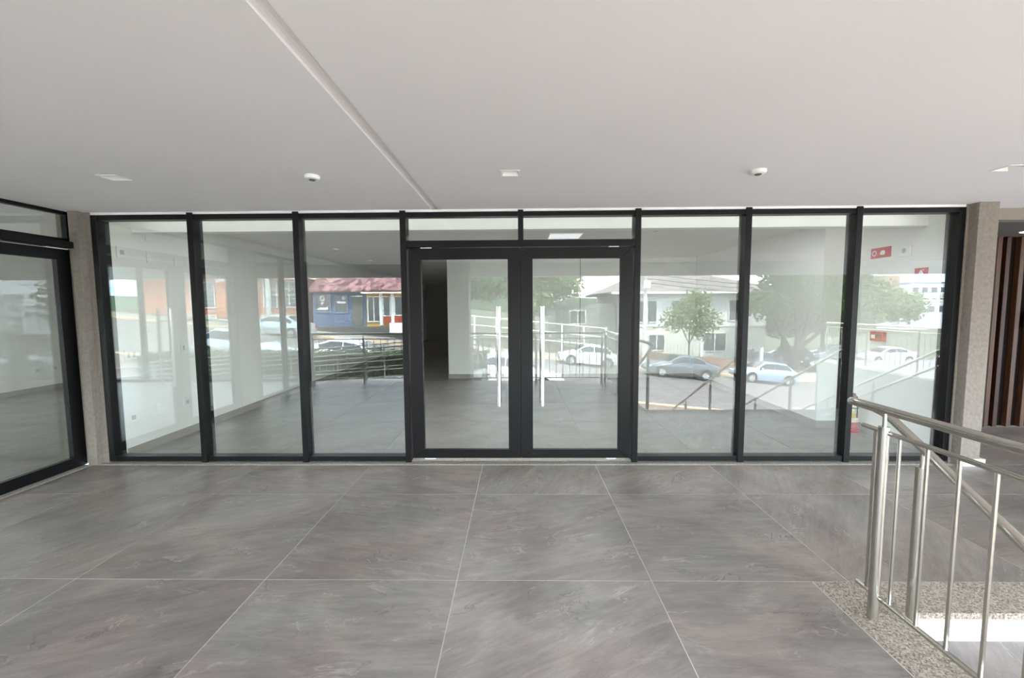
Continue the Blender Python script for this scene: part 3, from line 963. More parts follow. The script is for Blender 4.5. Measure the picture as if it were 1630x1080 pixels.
def guard(name, label, axis, c, a0, a1, zf=0.0, skip=None, nposts=4):
    o = (a0, c, zf) if axis == 'x' else (c, a0, zf)
    t = tag(empty(name, o), label, 'railing')

    def P(a, z):
        return (a, c, zf + z) if axis == 'x' else (c, a, zf + z)
    MB().tube([P(a0, 1.10), P(a1, 1.10)], 0.0225, 14).build('handrail', STEEL, t, smooth=True)
    MB().tube([P(a0, 0.985), P(a1, 0.985)], 0.0125, 10).build('upper_rail', STEEL, t, smooth=True)
    MB().tube([P(a0, 0.115), P(a1, 0.115)], 0.0125, 10).build('lower_rail', STEEL, t, smooth=True)
    n = int(abs(a1 - a0) / 0.145)
    for k in range(1, n):
        a = a0 + (a1 - a0) * k / n
        p = P(a, 0)
        bal(t, p[0], p[1], zf + 0.115, zf + 0.985)
    for k in range(nposts):
        a = a0 + (a1 - a0) * (k + 0.02) / (nposts - 0.96)
        p = P(a, 0)
        newel(t, p[0], p[1], zf, zf + 1.02, zf + 1.08)
    return t


guard('porch_guardrail', 'steel balustered railing along the street edge between side shop and pier', 'x', -4.70, -4.58, -2.28, nposts=3)
guard('porch_guardrail', 'steel balustered railing along the street edge between pier and stair', 'x', -4.70, -1.08, 1.86, nposts=3)
guard('terrace_guardrail', 'steel balustered railing on the white kerb across the wide stair', 'y', 9.17, -8.1, -2.3, 0.05, nposts=5)

# access ramp outside
rm = tag(empty('access_ramp', (-5, -6.3, -1)), 'concrete access ramp rising along the porch', 'ramp')
MB().prism([(-10.5, -0.75), (-0.9, -0.02), (-0.9, -1.9), (-10.5, -1.9)], 'y', -7.0, -5.5).build('ramp_slab', plain('concrete', (170, 168, 162), rough=0.9, bump=0.3), rm)
for k, y in enumerate((-5.55, -6.95)):
    h = tag(empty('ramp_handrail', (-5.5, y, -0.4)), ['steel ramp handrail on the porch side', 'steel ramp handrail on the street side'][k], 'handrail', 'ramp handrails')

    def zr(x):
        return -0.75 + 0.73 * (x + 10.5) / 9.6
    for hh in (0.92, 0.70, 0.45, 0.2):
        MB().tube([(-10.3, y, zr(-10.3) + hh), (-1.0, y, zr(-1.0) + hh)], 0.019 if hh > 0.6 else 0.0125, 10).build('rail', STEEL, h, smooth=True)
    for q in range(8):
        x = -10.2 + q * 1.3
        MB().tube([(x, y, zr(x)), (x, y, zr(x) + 0.9)], 0.022, 10).build('post', STEEL, h, smooth=True)


# ------------------------------------------------------------------ ground outside
def zg(x):
    return max(-3.62, min(1.6, -1.75 - 0.1 * x))


def strip(name, mat, label, cat, y0, y1, dz=0.0, th=0.6, x0=-75, x1=150):
    xs = [x0, -50, -33.5, -25, -12, 0, 10, 18.7, 40, 80, x1]
    m = MB()
    for x in xs:
        m.v += [(x, y0, zg(x) + dz), (x, y1, zg(x) + dz), (x, y0, zg(x) + dz - th), (x, y1, zg(x) + dz - th)]
    for i in range(len(xs) - 1):
        a, b = 4 * i, 4 * i + 4
        m.f += [(a, b, b + 1, a + 1), (a + 2, a + 3, b + 3, b + 2), (a, a + 2, b + 2, b), (a + 1, b + 1, b + 3, a + 3)]
    return struct(m.build(name, mat), label, cat)


ASPH = plain('asphalt', (118, 112, 108), rough=0.9, var=0.12, scale=1.2, bump=0.2)
PAVE = plain('pavement', (150, 144, 134), rough=0.9, var=0.1, scale=1.5)
KERB = plain('kerb_stone', (214, 186, 150), rough=0.9, var=0.1)
SOIL = plain('red_soil_grass', (78, 80, 56), rough=0.95, var=0.25, scale=0.5)
YARD = plain('forecourt_paving', (126, 110, 100), rough=0.9, var=0.1, scale=1.5)
strip('ground_yard', YARD, 'brownish paved forecourt sloping along the building', 'pavement', -12.0, -5.02, 0.02)
strip('ground_kerb', KERB, 'ochre kerb on the building side of the street', 'kerb', -12.3, -12.005, 0.06)
strip('ground_road', ASPH, 'sloping grey asphalt street', 'street', -25.0, -12.305, -0.10)
strip('ground_kerb', KERB, 'ochre kerb on the far side of the street', 'kerb', -25.3, -25.005, 0.05)
strip('ground_sidewalk', PAVE, 'pale sidewalk on the far side of the street', 'sidewalk', -28.2, -25.305, 0.04)
strip('ground_lots', SOIL, 'earth and grass of the lots across the street', 'ground', -200.0, -28.205, 0.0)
struct(MB().box(-75, 150, 17.2, 60, -4.2, -3.0).build('ground_rear', SOIL), 'ground behind the building', 'ground')


# ------------------------------------------------------------------ cars
CAR_GLASS = plain('car_window_glass', (26, 30, 34), rough=0.06, var=0.02, spec=0.8)
TYRE = plain('tyre_rubber', (22, 22, 23), rough=0.8)
RIM = plain('alloy_rim', (188, 190, 194), rough=0.3, metal=0.8)
TAIL = plain('tail_lamp', (168, 24, 22), rough=0.2)
HEADL = plain('head_lamp', (226, 230, 234), rough=0.1)
SED = dict(L=4.5, W=1.78, st=[(0.0, .50, .5, 0), (0.10, .66, .5, 0), (0.55, .80, .6, 0), (1.15, .93, .9, 0), (1.95, 1.41, .94, 1), (2.5, 1.455, .95, 1), (3.05, 1.42, .97, 1), (3.85, 1.07, 1.0, 0), (4.35, 1.02, .98, 0), (4.46, .90, .8, 0), (4.5, .60, .6, 0)],
           wh=(0.85, 3.55), ws=(3, 4), rw=(6, 7))
HAT = dict(L=3.85, W=1.68, st=[(0.0, .48, .5, 0), (0.08, .64, .5, 0), (0.45, .78, .6, 0), (0.95, .92, .9, 0), (1.65, 1.40, .92, 1), (2.2, 1.44, .93, 1), (3.0, 1.40, .95, 1), (3.55, .98, .97, 0), (3.75, .92, .9, 0), (3.85, .62, .6, 0)],
           wh=(0.75, 3.15), ws=(3, 4), rw=(6, 7))


def car(kind, label, paint, x, y, heading=0.0, group=None, flip=False):
    """x, y: centre on the street; heading 0: nose towards -X"""
    t = empty('car', (0, 0, 0))
    L, W, S = kind['L'], kind['W'], kind['st']
    tag(t, label, 'car', group)
    m = MB()
    secs = []
    for (sx, zt, belt, cab) in S:
        e = min(sx, L - sx)
        wf = W / 2 * (0.86 + 0.14 * min(1, e / 0.5))
        zb = 0.20 if 0.15 < sx < L - 0.15 else 0.30
        if cab:
            pts = [(wf * 0.93, zb), (wf, zb + 0.2), (wf * 1.0, 0.68), (wf * 0.97, belt), (wf * 0.74, zt - 0.06), (wf * 0.62, zt)]
        else:
            zz = zt
            pts = [(wf * 0.93, zb), (wf, zb + min(.2, (zz - zb) * .3)), (wf, zb + (zz - zb) * 0.65), (wf * 0.97, zb + (zz - zb) * 0.86), (wf * 0.88, zz - 0.02), (wf * 0.80, zz)]
        secs.append([(sx - L / 2, -w_, z_) for (w_, z_) in pts] + [(sx - L / 2, w_, z_) for (w_, z_) in reversed(pts)])
    k = len(secs[0])
    for s_ in secs:
        m.v += s_
    for i in range(len(secs) - 1):
        for j in range(k):
            m.f.append((i * k + j, i * k + (j + 1) % k, (i + 1) * k + (j + 1) % k, (i + 1) * k + j))
    m.f.append(tuple(reversed(range(k))))
    m.f.append(tuple((len(secs) - 1) * k + j for j in range(k)))
    body = m.build('body', paint, t, smooth=True, bevel=0.0)
    # side windows, between belt (index 3) and roof edge (index 4)
    i0, i1 = kind['ws'][0], kind['rw'][1]

    def lerp(a, b, f):
        return tuple(a[q] + (b[q] - a[q]) * f for q in range(3))
    for side, (bi, ti, sg) in enumerate(((3, 4, -1), (8, 7, 1))):
        cuts = [(i0, 0.35), (i0 + 1, 0.0), (i0 + 2, 0.0), (i0 + 3, 0.0), (i1, -0.45)]
        row = []
        for (q, f) in cuts:
            if f > 0:
                a, b = lerp(secs[q][bi], secs[q + 1][bi], f), lerp(secs[q][ti], secs[q + 1][ti], f)
            elif f < 0:
                a, b = lerp(secs[q][bi], secs[q - 1][bi], -f), lerp(secs[q][ti], secs[q - 1][ti], -f)
            else:
                a, b = secs[q][bi], secs[q][ti]
            row.append((lerp(a, b, 0.12), lerp(a, b, 0.90)))
        for (q0, q1) in ((0, 2), (2, 4)):
            wm = MB()
            for q in range(q0, q1):
                pp = [row[q][0], row[q + 1][0], row[q + 1][1], row[q][1]]
                ctr = 0.985
                pp = [(p[0] * 1.0 + (0.02 if p in (row[q0][0], row[q0][1]) else 0) - (0.02 if p in (row[q1][0], row[q1][1]) else 0), p[1] + sg * 0.012, p[2] + 0.004) for p in pp]
                wm.quad(*(pp if sg < 0 else list(reversed(pp))))
            wm.build('side_window', CAR_GLASS, t)
        # mirror
        mx, mz = secs[i0 + 0][3][0] + 0.35, 0.98
        MB().lathe([(0.02, -0.07), (0.07, -0.03), (0.075, 0.03), (0.03, 0.07)], (mx, sg * (W / 2 + 0.08), mz), 10, 'y').build('mirror', paint, t, smooth=True)
    for nm, (a, b) in (('windscreen', kind['ws']), ('rear_window', kind['rw'])):
        A5, A6, B5, B6 = secs[a][5], secs[a][6], secs[b][5], secs[b][6]
        u = 0.10
        pts = [lerp(A5, B5, u), lerp(A6, B6, u), lerp(A6, B6, 1 - u), lerp(A5, B5, 1 - u)]
        nx = -1 if nm == 'windscreen' else 1
        MB().quad(*[(p[0] + nx * 0.012, p[1] * 0.96, p[2] + 0.014) for p in pts]).build(nm, CAR_GLASS, t)
    for wx in kind['wh']:
        for sg in (-1, 1):
            yy = sg * (W / 2 - 0.085)
            w = MB().lathe([(0.20, -0.10), (0.30, -0.10), (0.315, -0.06), (0.315, 0.06), (0.30, 0.10), (0.20, 0.10)], (wx - L / 2, yy, 0.315), 24, 'y').build('wheel', TYRE, t, smooth=True)
            MB().lathe([(0.10, yy + sg * 0.09), (0.205, yy + sg * 0.104)] if sg > 0 else [(0.205, yy + sg * 0.104), (0.10, yy + sg * 0.09)], (wx - L / 2, 0, 0.315), 20, 'y').build('rim', RIM, w, smooth=True)
            for q in range(5):
                a = 2 * PI * q / 5
                MB().tube([(wx - L / 2 + 0.03 * math.cos(a), yy + sg * 0.108, 0.315 + 0.03 * math.sin(a)), (wx - L / 2 + 0.195 * math.cos(a), yy + sg * 0.112, 0.315 + 0.195 * math.sin(a))], 0.02, 6).build('spoke', RIM, w)
            arch = MB()
            arch.lathe([(0.30, 0), (0.365, 0)], (wx - L / 2, sg * (W / 2 + 0.004), 0.335), 24, 'y')
            arch.build('wheel_arch', GASKET, t)
    for sg in (-1, 1):
        MB().box(-L / 2 - 0.01, -L / 2 + 0.16, sg * W * 0.35 - 0.16, sg * W * 0.35 + 0.16, 0.56, 0.68).build('headlight', HEADL, t, bevel=0.03)
        MB().box(L / 2 - 0.12, L / 2 + 0.01, sg * W * 0.36 - 0.13, sg * W * 0.36 + 0.13, 0.72, 0.88).build('taillight', TAIL, t, bevel=0.02)
    MB().box(-L / 2 - 0.02, -L / 2 + 0.1, -W * 0.36, W * 0.36, 0.30, 0.44).build('grille', BLACKP, t, bevel=0.01)
    slope = (zg(x + 1) - zg(x - 1)) / 2
    t.location = (x, y, zg(x) - 0.10)
    c = math.cos(heading)
    t.rotation_euler = (0, -math.atan(slope) * (1 if c >= 0 else -1) * abs(c), heading)
    return t


PAINT = {k: plain('car_paint_' + k, c, rough=0.25, metal=m, var=0.01, coat=0.6) for k, (c, m) in
         dict(silver=((190, 198, 204), .5), ice=((166, 188, 212), .4), graphite=((92, 96, 104), .4), white=((236, 238, 240), 0), black=((34, 36, 40), .2), navy=((40, 48, 66), .3), red=((120, 20, 28), .2)).items()}
car(SED, 'silver sedan parked before the brick house across the street', PAINT['silver'], -16.4, -24.0)
car(HAT, 'pale ice-blue hatchback parked at the far kerb', PAINT['ice'], 16.3, -23.6)
car(SED, 'graphite fastback sedan in the street in front of the white house', PAINT['graphite'], 10.25, -22.3)
car(SED, 'white car parked in the forecourt below the wide stair', PAINT['white'], 12.1, -9.6, heading=0.25).location.z += 0.1
car(SED, 'white sedan on the cross street near the round-topped trees', PAINT['white'], 33.4, -34.0).location.z += 0.1
car(HAT, 'white hatchback on the cross street behind the white sedan', PAINT['white'], 38.4, -32.0).location.z += 0.1
car(SED, 'black sedan under the wide-branched tree', PAINT['black'], 25.3, -29.4).location.z += 0.1
car(HAT, 'navy hatchback under the wide-branched tree', PAINT['navy'], 19.4, -30.6).location.z += 0.1
car(HAT, 'black hatchback behind the trunk of the wide-branched tree', PAINT['black'], 25.5, -35.5).location.z += 0.1
car(SED, 'dark graphite sedan behind the ice-blue hatchback', PAINT['graphite'], 30.0, -36.0).location.z += 0.1
car(SED, 'white sedan parked at the near kerb below the railing', PAINT['white'], -7.2, -13.6, heading=PI)
car(HAT, 'silver hatchback parked at the near kerb behind the white sedan', PAINT['silver'], -11.9, -13.6, heading=PI)
car(SED, 'white sedan parked at the near kerb in front of the fenced trees', PAINT['white'], -0.4, -13.6, heading=PI)
car(HAT, 'white hatchback parked at the far kerb by the leafy fence', PAINT['white'], 4.6, -23.8)

# ------------------------------------------------------------------ houses across the street
BRICK = plain('orange_brick', (196, 122, 88), rough=0.9, var=0.18, scale=3)
CREAM = plain('cream_wall', (206, 202, 188), rough=0.9, var=0.04)
BLUE = plain('blue_shop_paint', (92, 108, 136), rough=0.7, var=0.06)
DARKWIN = plain('dark_window', (62, 66, 66), rough=0.12, spec=0.8)
OCHRE = plain('ochre_paint', (206, 168, 92), rough=0.8)
REDROOF = rooftile_mat('red_clay_tiles', (84, 50, 52), (158, 116, 114))
GREYROOF = rooftile_mat('weathered_grey_roof', (96, 88, 84), (136, 124, 116))
DARKWALL = plain('dark_stone_wall', (84, 82, 78), rough=0.9, var=0.2, scale=3)
WHITEWOOD = plain('white_boards', (224, 222, 218), rough=0.8, var=0.05, scale=8, stretch=(6, 6, 0.3))


def window(t, x0, x1, yf, z0, z1, mull=1, trans=0.3, bars=0, fm=None):
    w = MB().box(x0, x1, yf - 0.03, yf + 0.02, z0, z1).build('window', DARKWIN, t)
    fr = MB()
    b = 0.07
    fr.box(x0 - b, x1 + b, yf, yf + 0.06, z1, z1 + b).box(x0 - b, x1 + b, yf, yf + 0.06, z0 - b, z0).box(x0 - b, x0, yf, yf + 0.06, z0, z1).box(x1, x1 + b, yf, yf + 0.06, z0, z1)
    for k in range(mull):
        xx = x0 + (x1 - x0) * (k + 1) / (mull + 1)
        fr.box(xx - 0.035, xx + 0.035, yf + 0.02, yf + 0.055, z0, z1)
    if trans:
        zz = z1 - (z1 - z0) * trans
        fr.box(x0, x1, yf + 0.02, yf + 0.052, zz - 0.035, zz + 0.035)
    for k in range(bars):
        zz = z0 + (z1 - z0) * (k + 1) / (bars + 1)
        fr.box(x0, x1, yf + 0.03, yf + 0.045, zz - 0.012, zz + 0.012)
    fr.build('window_frame', fm or PLASTIC, w)
    return w


# brick house with white grilled windows
h = tag(empty('brick_house', (-23, -30, zg(-23))), 'orange brick house with white-framed windows and white eaves', 'house')
MB().box(-31, -17.3, -38, -29.6, -0.4, 4.0).build('wall', BRICK, h)
MB().box(-31, -17.3, -29.62, -29.5, -0.4, 1.15).build('plinth_wall', plain('pale_plinth', (196, 190, 180), rough=0.9), h)
MB().box(-31.6, -16.9, -38.5, -28.6, 4.0, 4.75).build('eaves', plain('ivory_eaves', (236, 226, 206), rough=0.8), h)
for (a, b) in ((-26.6, -24.7), (-23.2, -21.8), (-20.6, -19.6), (-19.2, -17.9)):
    window(h, a, b, -29.55, 1.75, 3.75, 1, 0.26, 5)
for (a, b) in ((-24.5, -23.7), (-21.5, -21.0)):
    MB().box(a, b, -29.6, -29.42, 0.9, 4.0).build('brick_pier', plain('bright_brick', (214, 130, 92), rough=0.9, var=0.12), h)

# blue shop with clay tile roof
h = tag(empty('blue_shop', (-14.6, -30, zg(-14.6))), 'blue painted shop front under a red clay tile roof', 'shop')
MB().box(-16.8, -12.4, -37, -29.8, -0.6, 3.1).build('wall', BLUE, h)
MB().prism([(-29.0, 3.02), (-33.0, 5.4), (-38.0, 3.2), (-38, 3.0), (-29.0, 2.9)], 'x', -16.9, -12.42).build('roof', REDROOF, h)
LBLUE = plain('light_blue_frame', (122, 138, 164), rough=0.7)
window(h, -16.5, -15.35, -29.74, 1.35, 2.75, 0, 0, fm=LBLUE)
window(h, -14.9, -13.95, -29.74, 1.3, 2.6, 0, 0, fm=LBLUE)
d = MB().box(-13.55, -12.65, -29.8, -29.74, 0.15, 2.55).build('door', plain('grey_green_door', (104, 104, 92), rough=0.7), h)
MB().box(-13.6, -12.6, -29.74, -29.7, 2.55, 2.62).build('door_lintel', PLASTIC, d)
MB().box(-14.75, -14.05, -29.735, -29.69, 2.0, 2.16).build('hours_plate', PLASTIC, h)
MB().lathe([(0.14, -29.73), (0.14, -29.69)], (-14.2, 0, 2.45), 18, 'y').build('round_sign', plain('pale_grey', (206, 206, 204), rough=0.7), h)
logo = MB()
for k in range(16):
    a0, a1 = 2 * PI * k / 16, 2 * PI * (k + 1) / 16
    logo.quad(*[(-15.95 + r * math.cos(a) * 1.0, -29.69, 2.42 + r * math.sin(a)) for r, a in ((0.13, a0), (0.22, a0), (0.22, a1), (0.13, a1))])
logo.build('logo_ring', PLASTIC, h)
MB().prism([(-16.12, 2.06), (-15.9, 2.16), (-15.78, 2.14), (-15.98, 2.02)], 'y', -29.70, -29.69).build('logo_swoosh', PLASTIC, h)
MB().prism([(-16.12, 1.96), (-15.9, 2.06), (-15.78, 2.04), (-15.98, 1.92)], 'y', -29.70, -29.69).build('logo_swoosh', PLASTIC, h)
xx = -15.5
for (w_, hh) in ((0.10, .26), (0.09, .18), (0.09, .18), (0.10, .18), (0.08, .18), (0.09, .18), (0.07, .12), (0.06, .1)):
    MB().box(xx - w_, xx, -29.70, -29.69, 1.50, 1.50 + hh).build('letter_block', PLASTIC, h)
    xx -= w_ + 0.025

# ochre annexe with awning
h = tag(empty('ochre_shop', (-10.5, -30, zg(-10.5))), 'ochre and white shop front with pale awning beside the blue shop', 'shop')
MB().box(-12.38, -8.4, -37, -29.8, -0.8, 2.95).build('wall', OCHRE, h)
MB().prism([(-29.0, 3.10), (-33.0, 5.4), (-38.0, 3.2), (-38, 3.0), (-29.0, 2.98)], 'x', -12.38, -8.2).build('roof', REDROOF, h)
MB().prism([(-29.8, 2.95), (-28.6, 2.86), (-28.6, 2.76), (-29.8, 2.82)], 'x', -12.38, -8.4).build('awning', plain('ivory_awning', (244, 238, 216), rough=0.8), h)
window(h, -12.2, -11.3, -29.74, 0.55, 2.5, 1, 0)
window(h, -10.95, -10.45, -29.74, 1.0, 2.5, 0, 0)
window(h, -10.0, -8.7, -29.74, 1.05, 2.5, 1, 0)
for x in (-11.15, -10.2):
    MB().box(x - 0.12, x + 0.12, -29.78, -29.62, 0.2, 2.8).build('white_pier', PLASTIC, h)
MB().box(-10.95, -8.5, -29.79, -29.68, 0.3, 0.95).build('brick_apron', plain('red_brick', (168, 84, 56), rough=0.9, var=0.15), h)
t = struct(MB().box(-16.6, -6.5, -28.9, -28.6, -1.2, 0.15).build('wall_garden', DARKWALL), 'dark stone retaining wall below the shops', 'wall')
t = tag(empty('advert_board', (-9.2, -28.3, -0.8)), 'white advertising board standing by the sidewalk', 'sign')
MB().box(-10.1, -8.3, -28.4, -28.35, -0.35, 0.45).build('panel', PLASTIC, t)
for x in (-9.9, -8.5):
    MB().box(x - 0.03, x + 0.03, -28.45, -28.4, -0.95, 0.4).build('leg', STEEL, t)

# white house with hipped roof
h = tag(empty('white_house', (17.5, -39, -3.5)), 'white boarded two-storey house with wide grey hipped roof', 'house')
MB().box(9.5, 22.6, -47, -34.3, -3.7, -0.25).build('ground_floor_wall', CREAM, h)
MB().box(9.5, 22.6, -47, -34.2, -0.25, 2.95).build('upper_floor_wall', WHITEWOOD, h)
rf = MB()
e = [(8.3, -33.2), (24.2, -33.2), (24.2, -48.0), (8.3, -48.0)]
rv = [(p[0], p[1], 2.92) for p in e] + [(12.6, -40.6, 4.95), (19.6, -40.6, 4.95)] + [(p[0], p[1], 2.72) for p in e]
rf.v = rv
rf.f = [(0, 1, 5, 4), (1, 2, 5), (2, 3, 4, 5), (3, 0, 4), (6, 7, 1, 0), (7, 8, 2, 1), (8, 9, 3, 2), (9, 6, 0, 3), (9, 8, 7, 6)]
rf.build('roof', GREYROOF, h)
MB().box(8.3, 24.2, -33.22, -33.1, 2.72, 2.90).build('gutter', PLASTIC, h)
window(h, 10.2, 12.6, -34.15, 0.2, 2.1, 2, 0)
window(h, 14.0, 15.5, -34.15, 0.4, 2.1, 1, 0)
window(h, 19.2, 20.8, -34.15, 0.3, 2.1, 1, 0)
window(h, 12.0, 13.4, -34.25, -2.4, -1.0, 1, 0)
window(h, 17.0, 19.0, -34.25, -2.5, -0.9, 1, 0)
h = tag(empty('grey_outbuilding', (6.5, -40, -2.4)), 'low grey outbuilding with pale eaves beside the white house', 'house')
MB().box(3.6, 9.3, -46, -36, -3.2, 1.9).build('wall', plain('grey_wall', (136, 134, 128), rough=0.9), h)
MB().prism([(3.0, 1.75), (8.2, 3.3), (8.2, 3.42), (3.0, 1.92)], 'y', -46.5, -35.2).build('roof', plain('pale_roof_sheet', (196, 194, 186), rough=0.6), h)
window(h, 5.0, 6.4, -35.95, 0.0, 1.2, 1, 0)
# street fence of the white house
h = tag(empty('garden_fence', (14, -29.2, -3)), 'low garden wall with grey railings in front of the white house', 'fence')
MB().prism([(8.0, zg(8) - .3), (19.5, zg(19.5) - .3), (19.5, zg(19.5) + 0.75), (8.0, zg(8) + 0.75)], 'y', -29.3, -29.1).build('fence_wall', plain('red_brown_wall', (150, 118, 98), rough=0.9, var=0.15), h)
for k in range(40):
    x = 8.1 + k * 0.29
    MB().box(x - 0.012, x + 0.012, -29.21, -29.19, zg(x) + 0.75, zg(x) + 1.7).build('fence_bar', plain('grey_iron', (120, 122, 120), rough=0.6), h)
for x in (10.2, 14.6, 19.4):
    MB().box(x - 0.09, x + 0.09, -29.32, -29.1, zg(x) + 0.7, zg(x) + 1.9).build('fence_post', PLASTIC, h)
h = tag(empty('lot_fence', (0, -29.2, -1.8)), 'white post-and-rail fence in front of the wooded lot', 'fence')
for k in range(9):
    x = -7.0 + k * 1.75
    MB().box(x - 0.06, x + 0.06, -29.26, -29.14, zg(x), zg(x) + 2.4).build('fence_post', PLASTIC, h)
for dz in (0.9, 1.6, 2.3):
    MB().prism([(-7.1, zg(-7.1) + dz), (7.1, zg(7.1) + dz), (7.1, zg(7.1) + dz + 0.07), (-7.1, zg(-7.1) + dz + 0.07)], 'y', -29.23, -29.17).build('fence_rail', PLASTIC, h)

# far buildings on the right
FARW = plain('pale_far_wall', (222, 224, 226), rough=0.9)
FARB = plain('brown_far_wall', (156, 120, 92), rough=0.9)


def far_block(label, x0, x1, y0, y1, z1, mat, rows, cols, roof=None):
    h = tag(empty('far_building', ((x0 + x1) / 2, y1, -4)), label, 'building')
    MB().box(x0, x1, y0, y1, -4.5, z1).build('wall', mat, h)
    MB().box(x0 - 0.2, x1 + 0.2, y0 - 0.2, y1 + 0.2, z1, z1 + 0.35).build('parapet', roof or FARW, h)
    for r in range(rows):
        for c in range(cols):
            a = x0 + (x1 - x0) * (c + 0.2) / cols
            b = x0 + (x1 - x0) * (c + 0.8) / cols
            z = z1 - 1.0 - r * 2.8
            MB().box(a, b, y1 - 0.05, y1 + 0.04, z - 1.2, z).build('window', DARKWIN, h)


far_block('white office block beyond the round-topped trees', 101, 113, -118, -106, 6.9, FARW, 2, 5, plain('slate_parapet', (120, 136, 156), rough=0.8))
far_block('brown brick tower rising above the round-topped trees', 84.2, 88.4, -102, -95, 8.2, FARB, 2, 2)
far_block('low white warehouse beyond the cross street', 79.5, 97, -94, -84.5, 2.2, FARW, 1, 7)
far_block('pale apartment block on the far slope', 110, 122, -96, -86, 4.8, FARW, 2, 6)
far_block('cream apartment block on the far slope', 94, 102.5, -104.5, -95, 4.0, CREAM, 2, 5)
far_block('grey warehouse on the far slope', 80, 98, -60, -50, 0.2, plain('grey_far_wall', (168, 172, 172), rough=0.9), 1, 6)
far_block('white house on the far slope beside the warehouse', 104, 112, -56, -48, 0.8, FARW, 1, 4)
hl = MB()
hx = [(-200, 8), (-120, 6), (-60, 9), (0, 7), (60, 4), (110, 1.5), (150, 2.2), (190, 3.0), (240, 2.0), (300, 2.5)]
hl.prism([(x, z) for x, z in hx] + [(300, -6), (-200, -6)], 'y', -230, -195)
struct(hl.build('ground_hills', leaf_mat('hill_green', (84, 104, 84), (112, 128, 100))), 'low green hills on the horizon', 'hills')


# ------------------------------------------------------------------ trees
LEAF_A = leaf_mat('leaf_fresh_green', (84, 104, 56), (136, 152, 96))
LEAF_B = leaf_mat('leaf_deep_green', (46, 72, 34), (96, 124, 62))
LEAF_C = leaf_mat('leaf_olive_green', (72, 92, 48), (134, 150, 90))
BARK = plain('bark', (58, 51, 44), rough=0.95, var=0.2, scale=8, bump=0.5)


def tree(label, x, y, h, blobs, n, leaf, trunk_r=0.16, stems=1, ls=0.2, seed=1, z0=None):
    rnd = random.Random(seed)
    zb = zg(x) - 0.05 if z0 is None else z0
    t = tag(empty('tree', (x, y, zb)), label, 'tree')
    tr = MB()
    for s in range(stems):
        a = 2 * PI * s / stems + rnd.random()
        top = blobs[s % len(blobs)]
        dx = 0 if stems == 1 else 0.25 * math.cos(a)
        dy = 0 if stems == 1 else 0.25 * math.sin(a)
        mid = (x + dx + (top[0]) * 0.45, y + dy + top[1] * 0.45, zb + h * 0.35)
        tr.tube([(x + dx * 0.4, y + dy * 0.4, zb), (x + dx * 0.8, y + dy * 0.8, zb + h * 0.15), mid, (x + top[0], y + top[1], zb + top[2])], [trunk_r, trunk_r * 0.85, trunk_r * 0.6, trunk_r * 0.2], 8)
        for q in range(3):
            b = blobs[rnd.randrange(len(blobs))]
            tr.tube([mid, ((mid[0] + x + b[0]) / 2, (mid[1] + y + b[1]) / 2, (mid[2] + zb + b[2]) / 2 + 0.3), (x + b[0], y + b[1], zb + b[2])], [trunk_r * 0.5, trunk_r * 0.35, trunk_r * 0.12], 6)
    tr.build('trunk', BARK, t, smooth=True)
    lf = MB()
    vol = [b[3] ** 2 for b in blobs]
    tot = sum(vol)
    for b, v in zip(blobs, vol):
        for q in range(int(n * v / tot)):
            d = Vector((rnd.gauss(0, 1), rnd.gauss(0, 1), rnd.gauss(0, 1))).normalized()
            r = b[3] * (0.3 + 0.85 * rnd.random() ** 0.8)
            c = Vector((x + b[0], y + b[1], zb + b[2])) + Vector((d.x * r, d.y * r, d.z * r * 0.8))
            u = Vector((rnd.gauss(0, 1), rnd.gauss(0, 1), rnd.gauss(0, 0.6))).normalized()
            w = u.cross(d)
            if w.length < 0.05:
                continue
            w = w.normalized()
            s1 = ls * (0.6 + rnd.random() * 0.8)
            s2 = s1 * 0.5
            lf.quad(c - u * s1, c - w * s2, c + u * s1, c + w * s2)
    o = lf.build('foliage', leaf, t)
    o['kind'] = 'stuff'
    return t


tree('young street tree with airy fresh green crown before the white house', 12.6, -26.6, 5.4, [(0, 0, 4.2, 1.5), (-1.1, 0, 3.6, 1.1), (1.2, 0, 3.7, 1.1), (0.3, 0.5, 5.2, 1.0), (0.8, -0.3, 2.9, 0.9)], 2000, LEAF_C, 0.09, 1, 0.15, 3)
tree('wide-branched multi-stem tree shading the parked cars', 22.4, -30.0, 8.5, [(0, 0, 6.5, 2.4), (-2.2, 0, 5.6, 1.8), (2.6, 0, 5.9, 2.2), (4.6, 0.4, 6.4, 2.0), (1.0, 1.2, 8.0, 2.2), (-0.8, 0.6, 7.6, 2.0), (5.4, -0.4, 4.6, 1.5), (3.2, 0.2, 7.8, 1.9)], 8200, LEAF_B, 0.24, 5, 0.23, 5)
tree('dense olive green tree behind the white fence, tallest of the lot', 1.3, -33.5, 9.0, [(0, 0, 6.5, 2.5), (-1.4, 0, 5.4, 1.6), (2.3, 0, 5.8, 2.1), (0.4, 0, 8.6, 2.2), (0, 0.6, 4.2, 1.8)], 7500, LEAF_C, 0.25, 1, 0.27, 8)
tree('dense dark tree behind the white fence next to the shops', -4.6, -32.4, 8.0, [(0, 0, 5.6, 2.3), (1.9, 0, 5.0, 1.8), (0.3, 0, 7.4, 1.9)], 5600, LEAF_B, 0.22, 1, 0.25, 9)
tree('low dark tree behind the black sedan', 26.6, -38.2, 6.0, [(0, 0, 3.6, 2.0), (0.2, 0, 5.0, 1.5)], 3400, LEAF_B, 0.2, 1, 0.24, 31)
tree('low olive tree behind the white hatchback', 37.2, -44.5, 6.0, [(0, 0, 3.4, 2.2), (1.4, 0, 3.0, 1.6), (0, 0, 4.6, 1.5)], 3200, LEAF_C, 0.2, 1, 0.26, 32)
